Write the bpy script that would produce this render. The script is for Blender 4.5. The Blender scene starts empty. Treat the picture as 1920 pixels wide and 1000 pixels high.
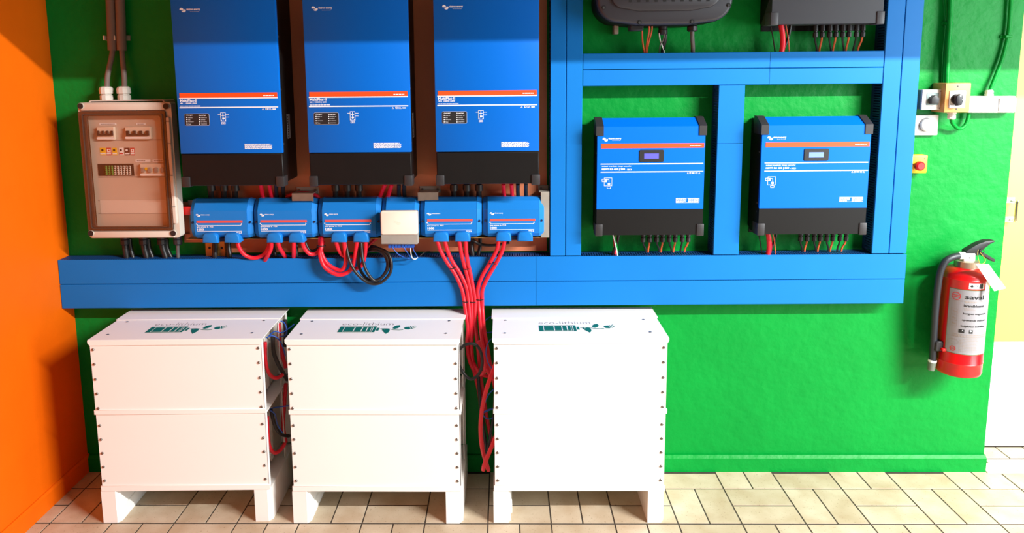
import bpy, bmesh, math, random
from mathutils import Vector, Matrix
random.seed(7)
SC = bpy.context.scene
COL = SC.collection
PI = math.pi

# ------------------------------------------------------------------ camera
F = 1390.968
PX, PY = 923.0, 341.95                      # principal point of the (cropped) photograph
pit, rol, yaw = (math.radians(a) for a in (8.21, -0.535, -1.022))
CAM = Vector((1.8163, -3.1301, 1.7628))
FW = Vector((math.sin(yaw) * math.cos(pit), math.cos(yaw) * math.cos(pit), -math.sin(pit)))
r0 = Vector((math.cos(yaw), -math.sin(yaw), 0)); u0 = r0.cross(FW)
RT = math.cos(rol) * r0 + math.sin(rol) * u0
UP = -math.sin(rol) * r0 + math.cos(rol) * u0
cd = bpy.data.cameras.new('camera'); cam = bpy.data.objects.new('camera', cd); COL.objects.link(cam)
cd.sensor_fit = 'HORIZONTAL'; cd.sensor_width = 36.0; cd.lens = F / 1920 * 36
cd.shift_x = (960 - PX) / 1920; cd.shift_y = (PY - 500) / 1920
cd.clip_start = 0.05
cam.matrix_world = Matrix(((RT.x, UP.x, -FW.x, CAM.x), (RT.y, UP.y, -FW.y, CAM.y), (RT.z, UP.z, -FW.z, CAM.z), (0, 0, 0, 1)))
SC.camera = cam

# ------------------------------------------------------------------ world, lights, exposure
w = bpy.data.worlds.new('world'); SC.world = w; w.use_nodes = True
bgn = w.node_tree.nodes['Background']; bgn.inputs[0].default_value = (1.0, 0.95, 0.9, 1); bgn.inputs[1].default_value = 0.085


def area(name, loc, target, sx, sy, power, col):
    l = bpy.data.lights.new(name, 'AREA'); l.shape = 'RECTANGLE'; l.size = sx; l.size_y = sy; l.energy = power; l.color = col
    o = bpy.data.objects.new(name, l); COL.objects.link(o); o.location = loc
    o.rotation_euler = (Vector(target) - Vector(loc)).to_track_quat('-Z', 'Y').to_euler()
    return o


# the row of ceiling tubes in the room, and the daylight opening on the right
area('tube_lamp_row', (6.6, -3.8, 3.93), (6.6, 0.0, 0.7), 3.4, 0.05, 970, (1.0, 0.985, 0.96))
area('side_window', (5.8, -2.3, 1.8), (4.5, 0.0, 1.5), 1.6, 2.2, 170, (0.86, 0.95, 1.0))
vs = SC.view_settings
vs.view_transform = 'Standard'; vs.look = 'None'; vs.exposure = 0.0; vs.gamma = 1.0; vs.use_curve_mapping = False


# ------------------------------------------------------------------ pixel -> point helpers
def ray(x, y): return FW + RT * ((x - PX) / F) - UP * ((y - PY) / F)


def at(x, y, Y):
    d = ray(x, y); t = (Y - CAM.y) / d.y
    return CAM + d * t


def atz(x, y, Z):
    d = ray(x, y); t = (Z - CAM.z) / d.z
    return CAM + d * t


# ------------------------------------------------------------------ materials
def lin(c):
    return tuple(((v / 255) / 12.92 if v / 255 <= 0.04045 else ((v / 255 + 0.055) / 1.055) ** 2.4) for v in c) + (1,)


MATS = {}


def mat(name, rgb, rough=0.5, metal=0.0, bump=None, var=None, emit=0, spec=0.5):
    m = bpy.data.materials.new(name); m.use_nodes = True
    nt = m.node_tree; b = nt.nodes['Principled BSDF']
    c = lin(rgb)
    b.inputs['Base Color'].default_value = c; b.inputs['Roughness'].default_value = rough; b.inputs['Metallic'].default_value = metal
    b.inputs['Specular IOR Level'].default_value = spec
    if emit:
        b.inputs['Emission Color'].default_value = c; b.inputs['Emission Strength'].default_value = emit
    tc = nt.nodes.new('ShaderNodeTexCoord')
    if var:
        n = nt.nodes.new('ShaderNodeTexNoise'); n.inputs['Scale'].default_value = var[0]; n.inputs['Detail'].default_value = 4
        nt.links.new(tc.outputs['Object'], n.inputs['Vector'])
        r = nt.nodes.new('ShaderNodeValToRGB')
        lo = tuple(v * (1 - var[1]) for v in c[:3]) + (1,); hi = tuple(min(1, v * (1 + var[1])) for v in c[:3]) + (1,)
        r.color_ramp.elements[0].position = 0.3; r.color_ramp.elements[1].position = 0.7
        r.color_ramp.elements[0].color = lo; r.color_ramp.elements[1].color = hi
        nt.links.new(n.outputs['Fac'], r.inputs['Fac']); nt.links.new(r.outputs['Color'], b.inputs['Base Color'])
    if bump:
        n = nt.nodes.new('ShaderNodeTexNoise'); n.inputs['Scale'].default_value = bump[0]; n.inputs['Detail'].default_value = 5
        nt.links.new(tc.outputs['Object'], n.inputs['Vector'])
        bp = nt.nodes.new('ShaderNodeBump'); bp.inputs['Strength'].default_value = bump[1]; bp.inputs['Distance'].default_value = 0.01
        nt.links.new(n.outputs['Fac'], bp.inputs['Height']); nt.links.new(bp.outputs['Normal'], b.inputs['Normal'])
    MATS[name] = m
    return m


mat('green_paint', (0, 138, 50), 0.45, bump=(22, 0.45), var=(5, 0.06), spec=0.18)
mat('orange_paint', (232, 103, 0), 0.6, bump=(9, 0.3), var=(4, 0.05), spec=0.2)
mat('grout', (66, 58, 50), 0.9, var=(30, 0.2))
mat('slab_white', (190, 190, 185), 0.8, var=(3, 0.03))
mat('door_cream', (238, 210, 92), 0.4, var=(3, 0.02))
mat('white_paint', (240, 240, 236), 0.4, var=(6, 0.015))
mat('sill_stone', (205, 195, 180), 0.6, var=(25, 0.15))
mat('duct_blue', (18, 116, 196), 0.42, var=(3, 0.04), spec=0.22)
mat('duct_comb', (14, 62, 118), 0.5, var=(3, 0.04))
mat('inverter_blue', (0, 102, 202), 0.42, var=(2, 0.02), spec=0.22)
mat('charger_blue', (0, 106, 222), 0.4, var=(2, 0.02), spec=0.22)
mat('module_blue', (28, 122, 204), 0.33, var=(3, 0.03), spec=0.22)
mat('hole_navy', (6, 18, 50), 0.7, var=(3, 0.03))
mat('black_metal', (17, 16, 16), 0.5, var=(9, 0.08), spec=0.25)
mat('black_plastic', (30, 30, 32), 0.5, var=(9, 0.08))
mat('cap_plastic', (42, 40, 42), 0.5, var=(9, 0.06))
mat('grey_cap', (70, 70, 76), 0.45, var=(3, 0.04))
mat('dark_grey_shell', (58, 58, 65), 0.45, var=(3, 0.04))
mat('print_white', (238, 242, 246), 0.5, var=(3, 0.01))
mat('print_grey', (200, 205, 212), 0.5, var=(3, 0.01))
mat('stripe_orange', (244, 78, 22), 0.5, var=(3, 0.02))
mat('stripe_faded', (226, 84, 78), 0.5, var=(3, 0.02))
mat('lcd_violet', (92, 92, 205), 0.3, emit=0.25)
mat('lcd_pale', (120, 150, 210), 0.3, emit=0.15)
mat('board_brown', (204, 120, 82), 0.6, bump=(40, 0.1), var=(3, 0.12))
mat('galvanised', (168, 162, 150), 0.45, metal=0.25, var=(20, 0.12))
mat('zinc_yellow', (196, 150, 80), 0.45, metal=0.4, var=(15, 0.1))
mat('chrome', (205, 205, 205), 0.22, metal=1.0, var=(3, 0.02))
mat('screw_steel', (128, 122, 118), 0.35, metal=0.8, var=(8, 0.05))
mat('enclosure_grey', (214, 204, 190), 0.45, var=(4, 0.02))
mat('inner_panel', (200, 186, 172), 0.55, var=(4, 0.02))
mat('rim_brown', (74, 64, 58), 0.3, var=(5, 0.06))
mat('gland_white', (226, 222, 212), 0.45, var=(5, 0.02))
mat('conduit_grey', (124, 112, 106), 0.55, var=(5, 0.05))
mat('cable_grey', (92, 90, 90), 0.45, var=(5, 0.05))
mat('cable_black', (30, 30, 31), 0.4, var=(7, 0.06))
mat('cable_red', (222, 24, 46), 0.4, var=(5, 0.04))
mat('cable_orange', (196, 88, 50), 0.45, var=(5, 0.04))
mat('wire_blue', (30, 84, 178), 0.4, var=(5, 0.04))
mat('wire_white', (228, 228, 226), 0.4, var=(5, 0.02))
mat('breaker_beige', (222, 210, 194), 0.5, var=(5, 0.02))
mat('toggle_dark', (48, 40, 40), 0.5, var=(5, 0.04))
mat('toggle_grey', (150, 140, 134), 0.5, var=(5, 0.04))
mat('terminal_green', (96, 150, 62), 0.5, var=(5, 0.04))
mat('terminal_white', (216, 206, 196), 0.5, var=(5, 0.03))
mat('sticker_yellow', (232, 190, 40), 0.5, var=(5, 0.03))
mat('sticker_red', (196, 62, 48), 0.5, var=(5, 0.03))
mat('sticker_dark', (86, 40, 40), 0.5, var=(5, 0.03))
mat('red_plastic', (214, 22, 22), 0.4, var=(5, 0.03))
mat('box_cream', (244, 226, 208), 0.5, var=(5, 0.015))
mat('box_grey', (150, 146, 138), 0.6, var=(18, 0.08))
mat('battery_white', (250, 250, 246), 0.36, var=(2, 0.01))
mat('battery_inner', (205, 198, 186), 0.5, var=(5, 0.05))
mat('logo_green', (0, 104, 84), 0.5, var=(5, 0.03))
mat('logo_grey', (128, 118, 116), 0.5, var=(5, 0.03))
mat('switch_tan', (206, 150, 82), 0.5, var=(10, 0.08))
mat('switch_white', (232, 232, 230), 0.45, var=(5, 0.015))
mat('switch_side', (130, 150, 150), 0.5, var=(5, 0.03))
mat('yellow_plastic', (240, 200, 20), 0.45, var=(5, 0.02))
mat('extinguisher_red', (204, 14, 20), 0.28, var=(3, 0.03))
mat('label_silver', (150, 149, 154), 0.4, metal=0.15, var=(5, 0.03))
mat('label_edge', (70, 110, 60), 0.5, var=(5, 0.03))
mat('ink_black', (26, 26, 28), 0.5, var=(5, 0.03))
mat('ink_red', (196, 60, 62), 0.5, var=(5, 0.03))
mat('rubber', (34, 40, 46), 0.45, var=(5, 0.05))
mat('nozzle_grey', (110, 120, 108), 0.45, var=(5, 0.05))
mat('paper', (246, 246, 244), 0.6, var=(5, 0.01))
mat('twine', (200, 170, 70), 0.7, var=(5, 0.05))
mat('brass', (178, 160, 138), 0.3, metal=0.7, var=(5, 0.05))

# smoked clear pane of the breaker box
m = bpy.data.materials.new('smoked_pane'); m.use_nodes = True; nt = m.node_tree; nt.nodes.clear()
mo = nt.nodes.new('ShaderNodeOutputMaterial'); mx = nt.nodes.new('ShaderNodeMixShader')
tr = nt.nodes.new('ShaderNodeBsdfTransparent'); gl = nt.nodes.new('ShaderNodeBsdfGlossy')
nz = nt.nodes.new('ShaderNodeTexNoise'); nz.inputs['Scale'].default_value = 3
rp = nt.nodes.new('ShaderNodeValToRGB'); rp.color_ramp.elements[0].color = (0.93, 0.89, 0.86, 1); rp.color_ramp.elements[1].color = (0.96, 0.92, 0.89, 1)
nt.links.new(nz.outputs['Fac'], rp.inputs['Fac']); nt.links.new(rp.outputs['Color'], tr.inputs['Color'])
gl.inputs['Roughness'].default_value = 0.08
mx.inputs[0].default_value = 0.06; nt.links.new(tr.outputs[0], mx.inputs[1]); nt.links.new(gl.outputs[0], mx.inputs[2]); nt.links.new(mx.outputs[0], mo.inputs[0])
MATS['smoked_pane'] = m


# floor tile: tan stone with pores and a tone of its own for each piece
def tile_mat():
    m = bpy.data.materials.new('floor_tile'); m.use_nodes = True; nt = m.node_tree; b = nt.nodes['Principled BSDF']
    b.inputs['Roughness'].default_value = 0.5
    oi = nt.nodes.new('ShaderNodeObjectInfo'); geo = nt.nodes.new('ShaderNodeNewGeometry')
    n1 = nt.nodes.new('ShaderNodeTexNoise'); n1.inputs['Scale'].default_value = 9; n1.inputs['Detail'].default_value = 6
    n2 = nt.nodes.new('ShaderNodeTexNoise'); n2.inputs['Scale'].default_value = 120; n2.inputs['Detail'].default_value = 2
    for n in (n1, n2): nt.links.new(geo.outputs['Position'], n.inputs['Vector'])
    r1 = nt.nodes.new('ShaderNodeValToRGB'); r1.color_ramp.elements[0].color = lin((190, 168, 140)); r1.color_ramp.elements[1].color = lin((212, 197, 174))
    r1.color_ramp.elements[0].position = 0.3; r1.color_ramp.elements[1].position = 0.7
    r2 = nt.nodes.new('ShaderNodeValToRGB'); r2.color_ramp.elements[0].color = (0.45, 0.38, 0.3, 1); r2.color_ramp.elements[1].color = (1, 1, 1, 1)
    r2.color_ramp.elements[0].position = 0.27; r2.color_ramp.elements[1].position = 0.36
    r3 = nt.nodes.new('ShaderNodeValToRGB'); r3.color_ramp.elements[0].color = (0.84, 0.82, 0.78, 1); r3.color_ramp.elements[1].color = (1, 1, 1, 1)
    nt.links.new(n1.outputs['Fac'], r1.inputs['Fac']); nt.links.new(n2.outputs['Fac'], r2.inputs['Fac']); nt.links.new(oi.outputs['Random'], r3.inputs['Fac'])
    a = nt.nodes.new('ShaderNodeMixRGB'); a.blend_type = 'MULTIPLY'; a.inputs[0].default_value = 0.7
    c = nt.nodes.new('ShaderNodeMixRGB'); c.blend_type = 'MULTIPLY'; c.inputs[0].default_value = 1
    nt.links.new(r1.outputs[0], a.inputs[1]); nt.links.new(r2.outputs[0], a.inputs[2])
    nt.links.new(a.outputs[0], c.inputs[1]); nt.links.new(r3.outputs[0], c.inputs[2]); nt.links.new(c.outputs[0], b.inputs['Base Color'])
    MATS['floor_tile'] = m


tile_mat()

# ------------------------------------------------------------------ mesh helpers (all in world coordinates; parts are shifted to their thing's origin)
ORG = {}


def link(name, me, material, parent=None, smooth=40):
    if me.materials: me.materials.clear()
    me.materials.append(MATS[material])
    if smooth:
        me.polygons.foreach_set('use_smooth', [True] * len(me.polygons)); me.set_sharp_from_angle(angle=math.radians(smooth))
    o = bpy.data.objects.new(name, me); COL.objects.link(o)
    if parent is not None:
        org = ORG[parent.name]; me.transform(Matrix.Translation(-org)); o.parent = parent; ORG[o.name] = org
    else:
        xs = [v.co.x for v in me.vertices]; ys = [v.co.y for v in me.vertices]; zs = [v.co.z for v in me.vertices]
        org = Vector(((min(xs) + max(xs)) / 2, (min(ys) + max(ys)) / 2, min(zs)))
        me.transform(Matrix.Translation(-org)); o.location = org; ORG[o.name] = org
    return o


def tag(o, label=None, cat=None, group=None, kind=None):
    if label: o['label'] = label
    if cat: o['category'] = cat
    if group: o['group'] = group
    if kind: o['kind'] = kind
    return o


def thing(name, loc, label, cat, group=None):
    o = bpy.data.objects.new(name, None); COL.objects.link(o); o.location = loc; o.empty_display_size = 0.05
    ORG[o.name] = Vector(loc)
    return tag(o, label, cat, group)


def copy_thing(src, delta, label=None, cat=None, group=None):
    c = src.copy(); COL.objects.link(c); c.location = src.location + Vector(delta)
    if label: c['label'] = label
    if group: c['group'] = group
    for p in list(src.children):
        q = p.copy(); COL.objects.link(q); q.parent = c
        for s in list(p.children):
            t = s.copy(); COL.objects.link(t); t.parent = q
    ORG[c.name] = ORG[src.name] + Vector(delta)
    return c


def rrect(x0, x1, z0, z1, r, n=5):
    out = []
    for cx, cz, a in ((x1 - r, z0 + r, -90), (x1 - r, z1 - r, 0), (x0 + r, z1 - r, 90), (x0 + r, z0 + r, 180)):
        for k in range(n + 1):
            t = math.radians(a + 90 * k / n); out.append((cx + r * math.cos(t), cz + r * math.sin(t)))
    return out


def spline(pts, sub=6, closed=False):
    P = [Vector(p) for p in pts]
    if len(P) < 3: return P
    out = []; n = len(P)
    rng = range(n) if closed else range(n - 1)
    for i in rng:
        if closed: a, b, c, d = P[i - 1], P[i], P[(i + 1) % n], P[(i + 2) % n]
        else: a, b, c, d = P[max(i - 1, 0)], P[i], P[i + 1], P[min(i + 2, n - 1)]
        for k in range(sub):
            t = k / sub
            out.append(0.5 * ((2 * b) + (c - a) * t + (2 * a - 5 * b + 4 * c - d) * t * t + (3 * b - a - 3 * c + d) * t ** 3))
    if not closed: out.append(P[-1])
    return out


class B:
    def __init__(s): s.bm = bmesh.new()

    def box(s, x0, x1, y0, y1, z0, z1, bev=0, seg=1):
        vs = [s.bm.verts.new(p) for p in ((x0, y0, z0), (x1, y0, z0), (x1, y1, z0), (x0, y1, z0), (x0, y0, z1), (x1, y0, z1), (x1, y1, z1), (x0, y1, z1))]
        fs = [s.bm.faces.new([vs[i] for i in f]) for f in ((3, 2, 1, 0), (4, 5, 6, 7), (0, 1, 5, 4), (1, 2, 6, 5), (2, 3, 7, 6), (3, 0, 4, 7))]
        if bev:
            es = list({e for f in fs for e in f.edges})
            bmesh.ops.bevel(s.bm, geom=es, offset=bev, segments=seg, affect='EDGES', profile=0.5)
        return s

    def prism(s, poly, axis, a, b, bev=0, seg=1):
        """poly: (u,v); axis y -> (x,z), x -> (y,z), z -> (x,y)"""
        def mk(u, v, t): return {'y': (u, t, v), 'x': (t, u, v), 'z': (u, v, t)}[axis]
        A = [s.bm.verts.new(mk(u, v, a)) for u, v in poly]; C = [s.bm.verts.new(mk(u, v, b)) for u, v in poly]
        n = len(poly)
        fs = [s.bm.faces.new(A), s.bm.faces.new(C[::-1])]
        cap = fs[0]
        for i in range(n): fs.append(s.bm.faces.new((A[i], C[i], C[(i + 1) % n], A[(i + 1) % n])))
        bmesh.ops.recalc_face_normals(s.bm, faces=fs)
        if bev: bmesh.ops.bevel(s.bm, geom=list(cap.edges), offset=bev, segments=seg, affect='EDGES', profile=0.5)
        return s

    def ring(s, outer, inner, axis, a, b):
        """frame between two polygons with the same number of points"""
        def mk(u, v, t): return {'y': (u, t, v), 'x': (t, u, v), 'z': (u, v, t)}[axis]
        n = len(outer); V = [[s.bm.verts.new(mk(u, v, t)) for u, v in p] for p in (outer, inner) for t in (a, b)]
        oa, ob, ia, ib = V; fs = []
        for i in range(n):
            j = (i + 1) % n
            for q in ((oa[i], oa[j], ia[j], ia[i]), (ob[j], ob[i], ib[i], ib[j]), (oa[j], oa[i], ob[i], ob[j]), (ia[i], ia[j], ib[j], ib[i])):
                fs.append(s.bm.faces.new(q))
        bmesh.ops.recalc_face_normals(s.bm, faces=fs)
        return s

    def tube(s, pts, r, n=8, closed=False, cap=True):
        P = [Vector(p) for p in pts]; m = len(P); rr = r if isinstance(r, (list, tuple)) else [r] * m
        T = []
        for i in range(m):
            if closed: t = P[(i + 1) % m] - P[i - 1]
            else: t = P[min(i + 1, m - 1)] - P[max(i - 1, 0)]
            T.append(t.normalized())
        nrm = T[0].orthogonal().normalized(); rings = []
        for i in range(m):
            nrm = (nrm - T[i] * nrm.dot(T[i])).normalized(); bi = T[i].cross(nrm)
            rings.append([s.bm.verts.new(P[i] + (nrm * math.cos(2 * PI * k / n) + bi * math.sin(2 * PI * k / n)) * rr[i]) for k in range(n)])
        fs = []
        for i in range(m if closed else m - 1):
            a, b = rings[i], rings[(i + 1) % m]
            for k in range(n): fs.append(s.bm.faces.new((a[k], a[(k + 1) % n], b[(k + 1) % n], b[k])))
        if cap and not closed: fs.append(s.bm.faces.new(rings[0][::-1])); fs.append(s.bm.faces.new(rings[-1]))
        bmesh.ops.recalc_face_normals(s.bm, faces=fs)
        return s

    def cyl(s, p0, p1, r, n=16, r2=None):
        return s.tube([p0, p1], [r, r if r2 is None else r2], n)

    def lathe(s, prof, c, n=24):
        """prof: (r, z) from bottom to top around a vertical axis at c (x, y)"""
        R = []
        for r, z in prof: R.append([s.bm.verts.new((c[0] + r * math.cos(2 * PI * k / n), c[1] + r * math.sin(2 * PI * k / n), z)) for k in range(n)])
        fs = []
        for a, b in zip(R, R[1:]):
            for k in range(n): fs.append(s.bm.faces.new((a[k], a[(k + 1) % n], b[(k + 1) % n], b[k])))
        fs.append(s.bm.faces.new(R[0][::-1])); fs.append(s.bm.faces.new(R[-1]))
        bmesh.ops.recalc_face_normals(s.bm, faces=fs)
        return s

    def disc(s, c, axis, r, depth, n=16, bev=0):
        """short cylinder facing -Y (axis y) or +Z (axis z), c = centre of its back"""
        poly = [(r * math.cos(2 * PI * k / n), r * math.sin(2 * PI * k / n)) for k in range(n)]
        if axis == 'y': return s.prism([(c[0] + u, c[2] + v) for u, v in poly], 'y', c[1] - depth, c[1], bev)
        return s.prism([(c[0] + u, c[1] + v) for u, v in poly], 'z', c[2] + depth, c[2], bev)

    def done(s, name, material, parent=None, smooth=40):
        me = bpy.data.meshes.new(name); s.bm.to_mesh(me); s.bm.free()
        return link(name, me, material, parent, smooth)


def text_mesh(txt, bold=0.0):
    cu = bpy.data.curves.new('t', 'FONT'); cu.body = txt; cu.resolution_u = 2; cu.offset = bold; cu.size = 1.0
    o = bpy.data.objects.new('t', cu); COL.objects.link(o)
    dg = bpy.context.evaluated_depsgraph_get(); dg.update()
    me = bpy.data.meshes.new_from_object(o.evaluated_get(dg))
    bpy.data.objects.remove(o); bpy.data.curves.remove(cu)
    return me


def text_uv(txt, bold=0.0, slant=0.0):
    """text mesh scaled into the unit box 0..1 x 0..1"""
    me = text_mesh(txt, bold)
    xs = [v.co.x for v in me.vertices]; ys = [v.co.y for v in me.vertices]
    x0, x1, y0, y1 = min(xs), max(xs), min(ys), max(ys)
    for v in me.vertices: v.co = Vector(((v.co.x - x0) / (x1 - x0), (v.co.y - y0) / (y1 - y0), 0))
    return me


def text(txt, x0, x1, z0, z1, y, material, parent, name='lettering', bold=0.012):
    """lettering on a plane facing -Y, filling the given rectangle"""
    me = text_uv(txt, bold)
    for v in me.vertices: v.co = Vector((x0 + v.co.x * (x1 - x0), y, z0 + v.co.y * (z1 - z0)))
    return link(name, me, material, parent, 0)


def dash_lines(b, x0, x1, z0, z1, n, y, fill=0.6, seed=0):
    """rows of small print too small to read"""
    rnd = random.Random(seed); h = (z1 - z0) / n
    for i in range(n):
        x = x0; zt = z1 - i * h
        end = x1 - (x1 - x0) * rnd.choice((0, 0, .06, .3 if i == n - 1 else .02))
        while x < end - 0.002:
            L = min(rnd.uniform(0.004, 0.014), end - x)
            b.box(x, x + L, y - 0.0006, y, zt - h * fill, zt); x += L + 0.0015
    return b


def swoosh(b, x0, x1, z0, z1, y):
    """two interlocking rounded flags of the maker's mark"""
    W = x1 - x0; H = z1 - z0
    def P(u, v): return (x0 + u * W, z0 + v * H)
    b.prism([P(0, .55), P(.08, .85), P(.25, .98), P(.5, .9), P(.62, .62), P(.55, .42), P(.42, .52), P(.25, .5)], 'y', y - .0008, y)
    b.prism([P(.3, .35), P(.5, .3), P(.62, .42), P(.74, .62), P(.9, .62), P(1, .48), P(.93, .15), P(.7, .0), P(.45, .06)], 'y', y - .0008, y)
    return b


def tri(b, cx, z0, s, y): return b.ring([(cx - s / 2, z0), (cx + s / 2, z0), (cx, z0 + s * .9)], [(cx - s * .3, z0 + s * .13), (cx + s * .3, z0 + s * .13), (cx, z0 + s * .65)], 'y', y - .0006, y)


# ------------------------------------------------------------------ the setting
XL, XR = -0.09, 3.937
floor = tag(B().box(-0.4, 6.0, -5.0, 0.6, -0.06, -0.002).done('floor', 'grout', smooth=0), kind='structure')
TB, TX, TY = 0.2511, 2.4911, -0.1574
tiles = {}


def tile(x0, x1, y0, y1):
    g = 0.0028; x0 += g; x1 -= g; y0 += .0042; y1 -= .0042
    key = (round(x1 - x0, 4), round(y1 - y0, 4))
    if key not in tiles:
        b = B(); W, D = x1 - x0, y1 - y0
        b.prism([(-W / 2, -D / 2), (W / 2, -D / 2), (W / 2, D / 2), (-W / 2, D / 2)], 'z', 0.0, -0.0022, bev=0.0006)
        me = bpy.data.meshes.new('tile'); b.bm.to_mesh(me); b.bm.free(); me.materials.append(MATS['floor_tile']); tiles[key] = me
    o = bpy.data.objects.new('tile', tiles[key]); COL.objects.link(o); o.parent = floor
    o.location = Vector(((x0 + x1) / 2, (y0 + y1) / 2, random.uniform(-0.0005, 0.0))) - ORG[floor.name]


def tile_clip(x0, x1, y0, y1):
    if x1 <= XL + .03 or x0 > 4.75: return
    x0 = max(x0, XL)
    if x1 < XR + .01 or x0 < XR - .01:
        if y0 > -.03: return
        y1 = min(y1, -.004)
    else: y1 = min(y1, .205)
    if y1 - y0 < .03 or x1 - x0 < .02: return
    tile(x0, x1, y0, y1)


for i in range(-11, 10):
    for j in range(2, -5, -1):
        bx0 = TX + i * TB; by0 = TY + (j - 1) * TB
        if j == 2 and bx0 < XR - .3: continue
        if (i + j) % 2 == 0:
            for k in (0, 1): tile_clip(bx0 + k * TB / 2, bx0 + (k + 1) * TB / 2, by0, by0 + TB)
        else:
            for k in (0, 1): tile_clip(bx0, bx0 + TB, by0 + k * TB / 2, by0 + (k + 1) * TB / 2)
fb = B().box(-0.2, 6.0, -5.0, TY - 5 * TB, -0.0022, 0.0)
tag(fb.done('tile_field', 'floor_tile', floor, 0), kind='stuff')

tag(B().box(XL - 0.25, XR, 0.0, 0.17, -0.01, 2.95).done('wall_back', 'green_paint', smooth=0), kind='structure')
tag(B().box(XL - 0.22, XL, -4.6, -0.0005, -0.01, 2.95).done('wall_left', 'orange_paint', smooth=0), kind='structure')
zb = at(1500, 859, -0.022).z
tag(B().prism([(-0.0005, 0.0), (-0.022, 0.0), (-0.022, zb - .004), (-0.012, zb + .008), (-0.0005, zb + .008)], 'x', XL + .012, XR).done('baseboard_back', 'green_paint', smooth=0), kind='structure')
tag(B().prism([(XL + .0005, 0.0), (XL + .012, 0.0), (XL + .012, .068), (XL + .005, .078), (XL + .0005, .078)], 'y', -4.5, -0.001).done('baseboard_left', 'orange_paint', smooth=0), kind='structure')
tag(B().box(4.785, 6.2, 0.0, 0.17, -0.01, 2.95).box(XR, 4.785, 0.0, 0.17, 2.08, 2.95).done('wall_right', 'white_paint', smooth=0), kind='structure')
CE_Y, CE_Z = -1.1, 2.39
tag(B().box(XL - 0.22, 7.6, CE_Y, 0.2, CE_Z, CE_Z + .08).done('light_cutoff_slab', 'slab_white', smooth=0), kind='structure')  # unseen slab added so its edge cuts the lamp light off the upper wall

# door at the end of the wall, set back in its opening
door = thing('door_1', (4.4, 0.22, 0), None, None); tag(door, kind='structure')
zk = at(1880, 641, 0.205).z
B().box(3.86, 4.78, .205, .245, zk, 2.06, .002).done('upper_panel', 'door_cream', door)
B().box(3.86, 4.78, .203, .245, .006, zk - .001, .002).done('kick_panel', 'white_paint', door)
hd = [at(1887.5, 376, .205), at(1887.5, 376, .165), at(1896.5, 377.5, .155), at(1894, 410, .155), at(1885.5, 411, .165), at(1885.5, 411, .205)]
h1, h2 = at(1897, 376, .205), at(1894, 411, .205)
hp = [h1, (h1.x, .17, h1.z), (h1.x - .004, .165, h1.z - .006), (h2.x - .004, .165, h2.z + .006), (h2.x, .17, h2.z), (h2.x, .205, h2.z)]
hh = B().tube(spline(hp, 4), .006, 8).done('door_handle', 'chrome', door)
B().box(h1.x - .03, h1.x + .012, .2025, .2055, h1.z - .012, h1.z + .014, .001).box(h2.x - .03, h2.x + .012, .2025, .2055, h2.z - .014, h2.z + .012, .001).done('handle_plate', 'white_paint', hh)
tag(B().box(XR + .002, 4.8, -.032, .052, -.004, .004, .002).done('trim_1', 'sill_stone', smooth=0), kind='structure')

# ------------------------------------------------------------------ blue slotted cable ducts
DD = 0.0885


def duct(name, ends, lo, hi, vertical, joints, label, slope=0.0):
    """channel on the wall with slotted side walls and clip-on lids; (lo..hi) across, ends along"""
    a, b = ends
    loc = ((a + b) / 2, 0, lo) if not vertical else ((lo + hi) / 2, 0, a)
    t = thing(name, loc, label, 'cable duct', 'blue cable ducts on the green wall')
    def bx(m, u0, u1, y0, y1, v0, v1, bev=0):
        if vertical: m.box(v0, v1, y0, y1, u0, u1, bev)
        else: m.box(u0, u1, y0, y1, v0, v1, bev)
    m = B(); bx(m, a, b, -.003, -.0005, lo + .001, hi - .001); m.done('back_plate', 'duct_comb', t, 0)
    m = B(); n = int((b - a) / .0105)
    for v0, v1 in ((lo + .001, lo + .003), (hi - .003, hi - .001)):
        bx(m, a, b, -.022, -.003, v0, v1)
        for k in range(n):
            u = a + .002 + k * .0105
            bx(m, u, u + .0065, -DD + .004, -.022, v0, v1)
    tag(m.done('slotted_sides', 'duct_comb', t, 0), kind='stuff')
    cuts = [a] + joints + [b]
    for c0, c1 in zip(cuts, cuts[1:]):
        m = B(); g = .0007
        if vertical: m.prism([(lo + .0011, -DD + .012), (lo + .0011, -DD + .002), (lo + .003, -DD), (hi - .003, -DD), (hi - .0011, -DD + .002), (hi - .0011, -DD + .012), (hi - .002, -DD + .012), (hi - .002, -DD + .003), (lo + .002, -DD + .003), (lo + .002, -DD + .012)], 'z', c0 + g, c1 - g)
        else: m.prism([(-DD + .012, lo + .0011), (-DD + .002, lo + .0011), (-DD, lo + .003), (-DD, hi - .003), (-DD + .002, hi - .0011), (-DD + .012, hi - .0011), (-DD + .012, hi - .002), (-DD + .003, hi - .002), (-DD + .003, lo + .002), (-DD + .012, lo + .002)], 'x', c0 + g, c1 - g)
        m.done('lid', 'duct_blue', t, 0)
    if slope: t.rotation_euler.y = -slope
    return t


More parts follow.
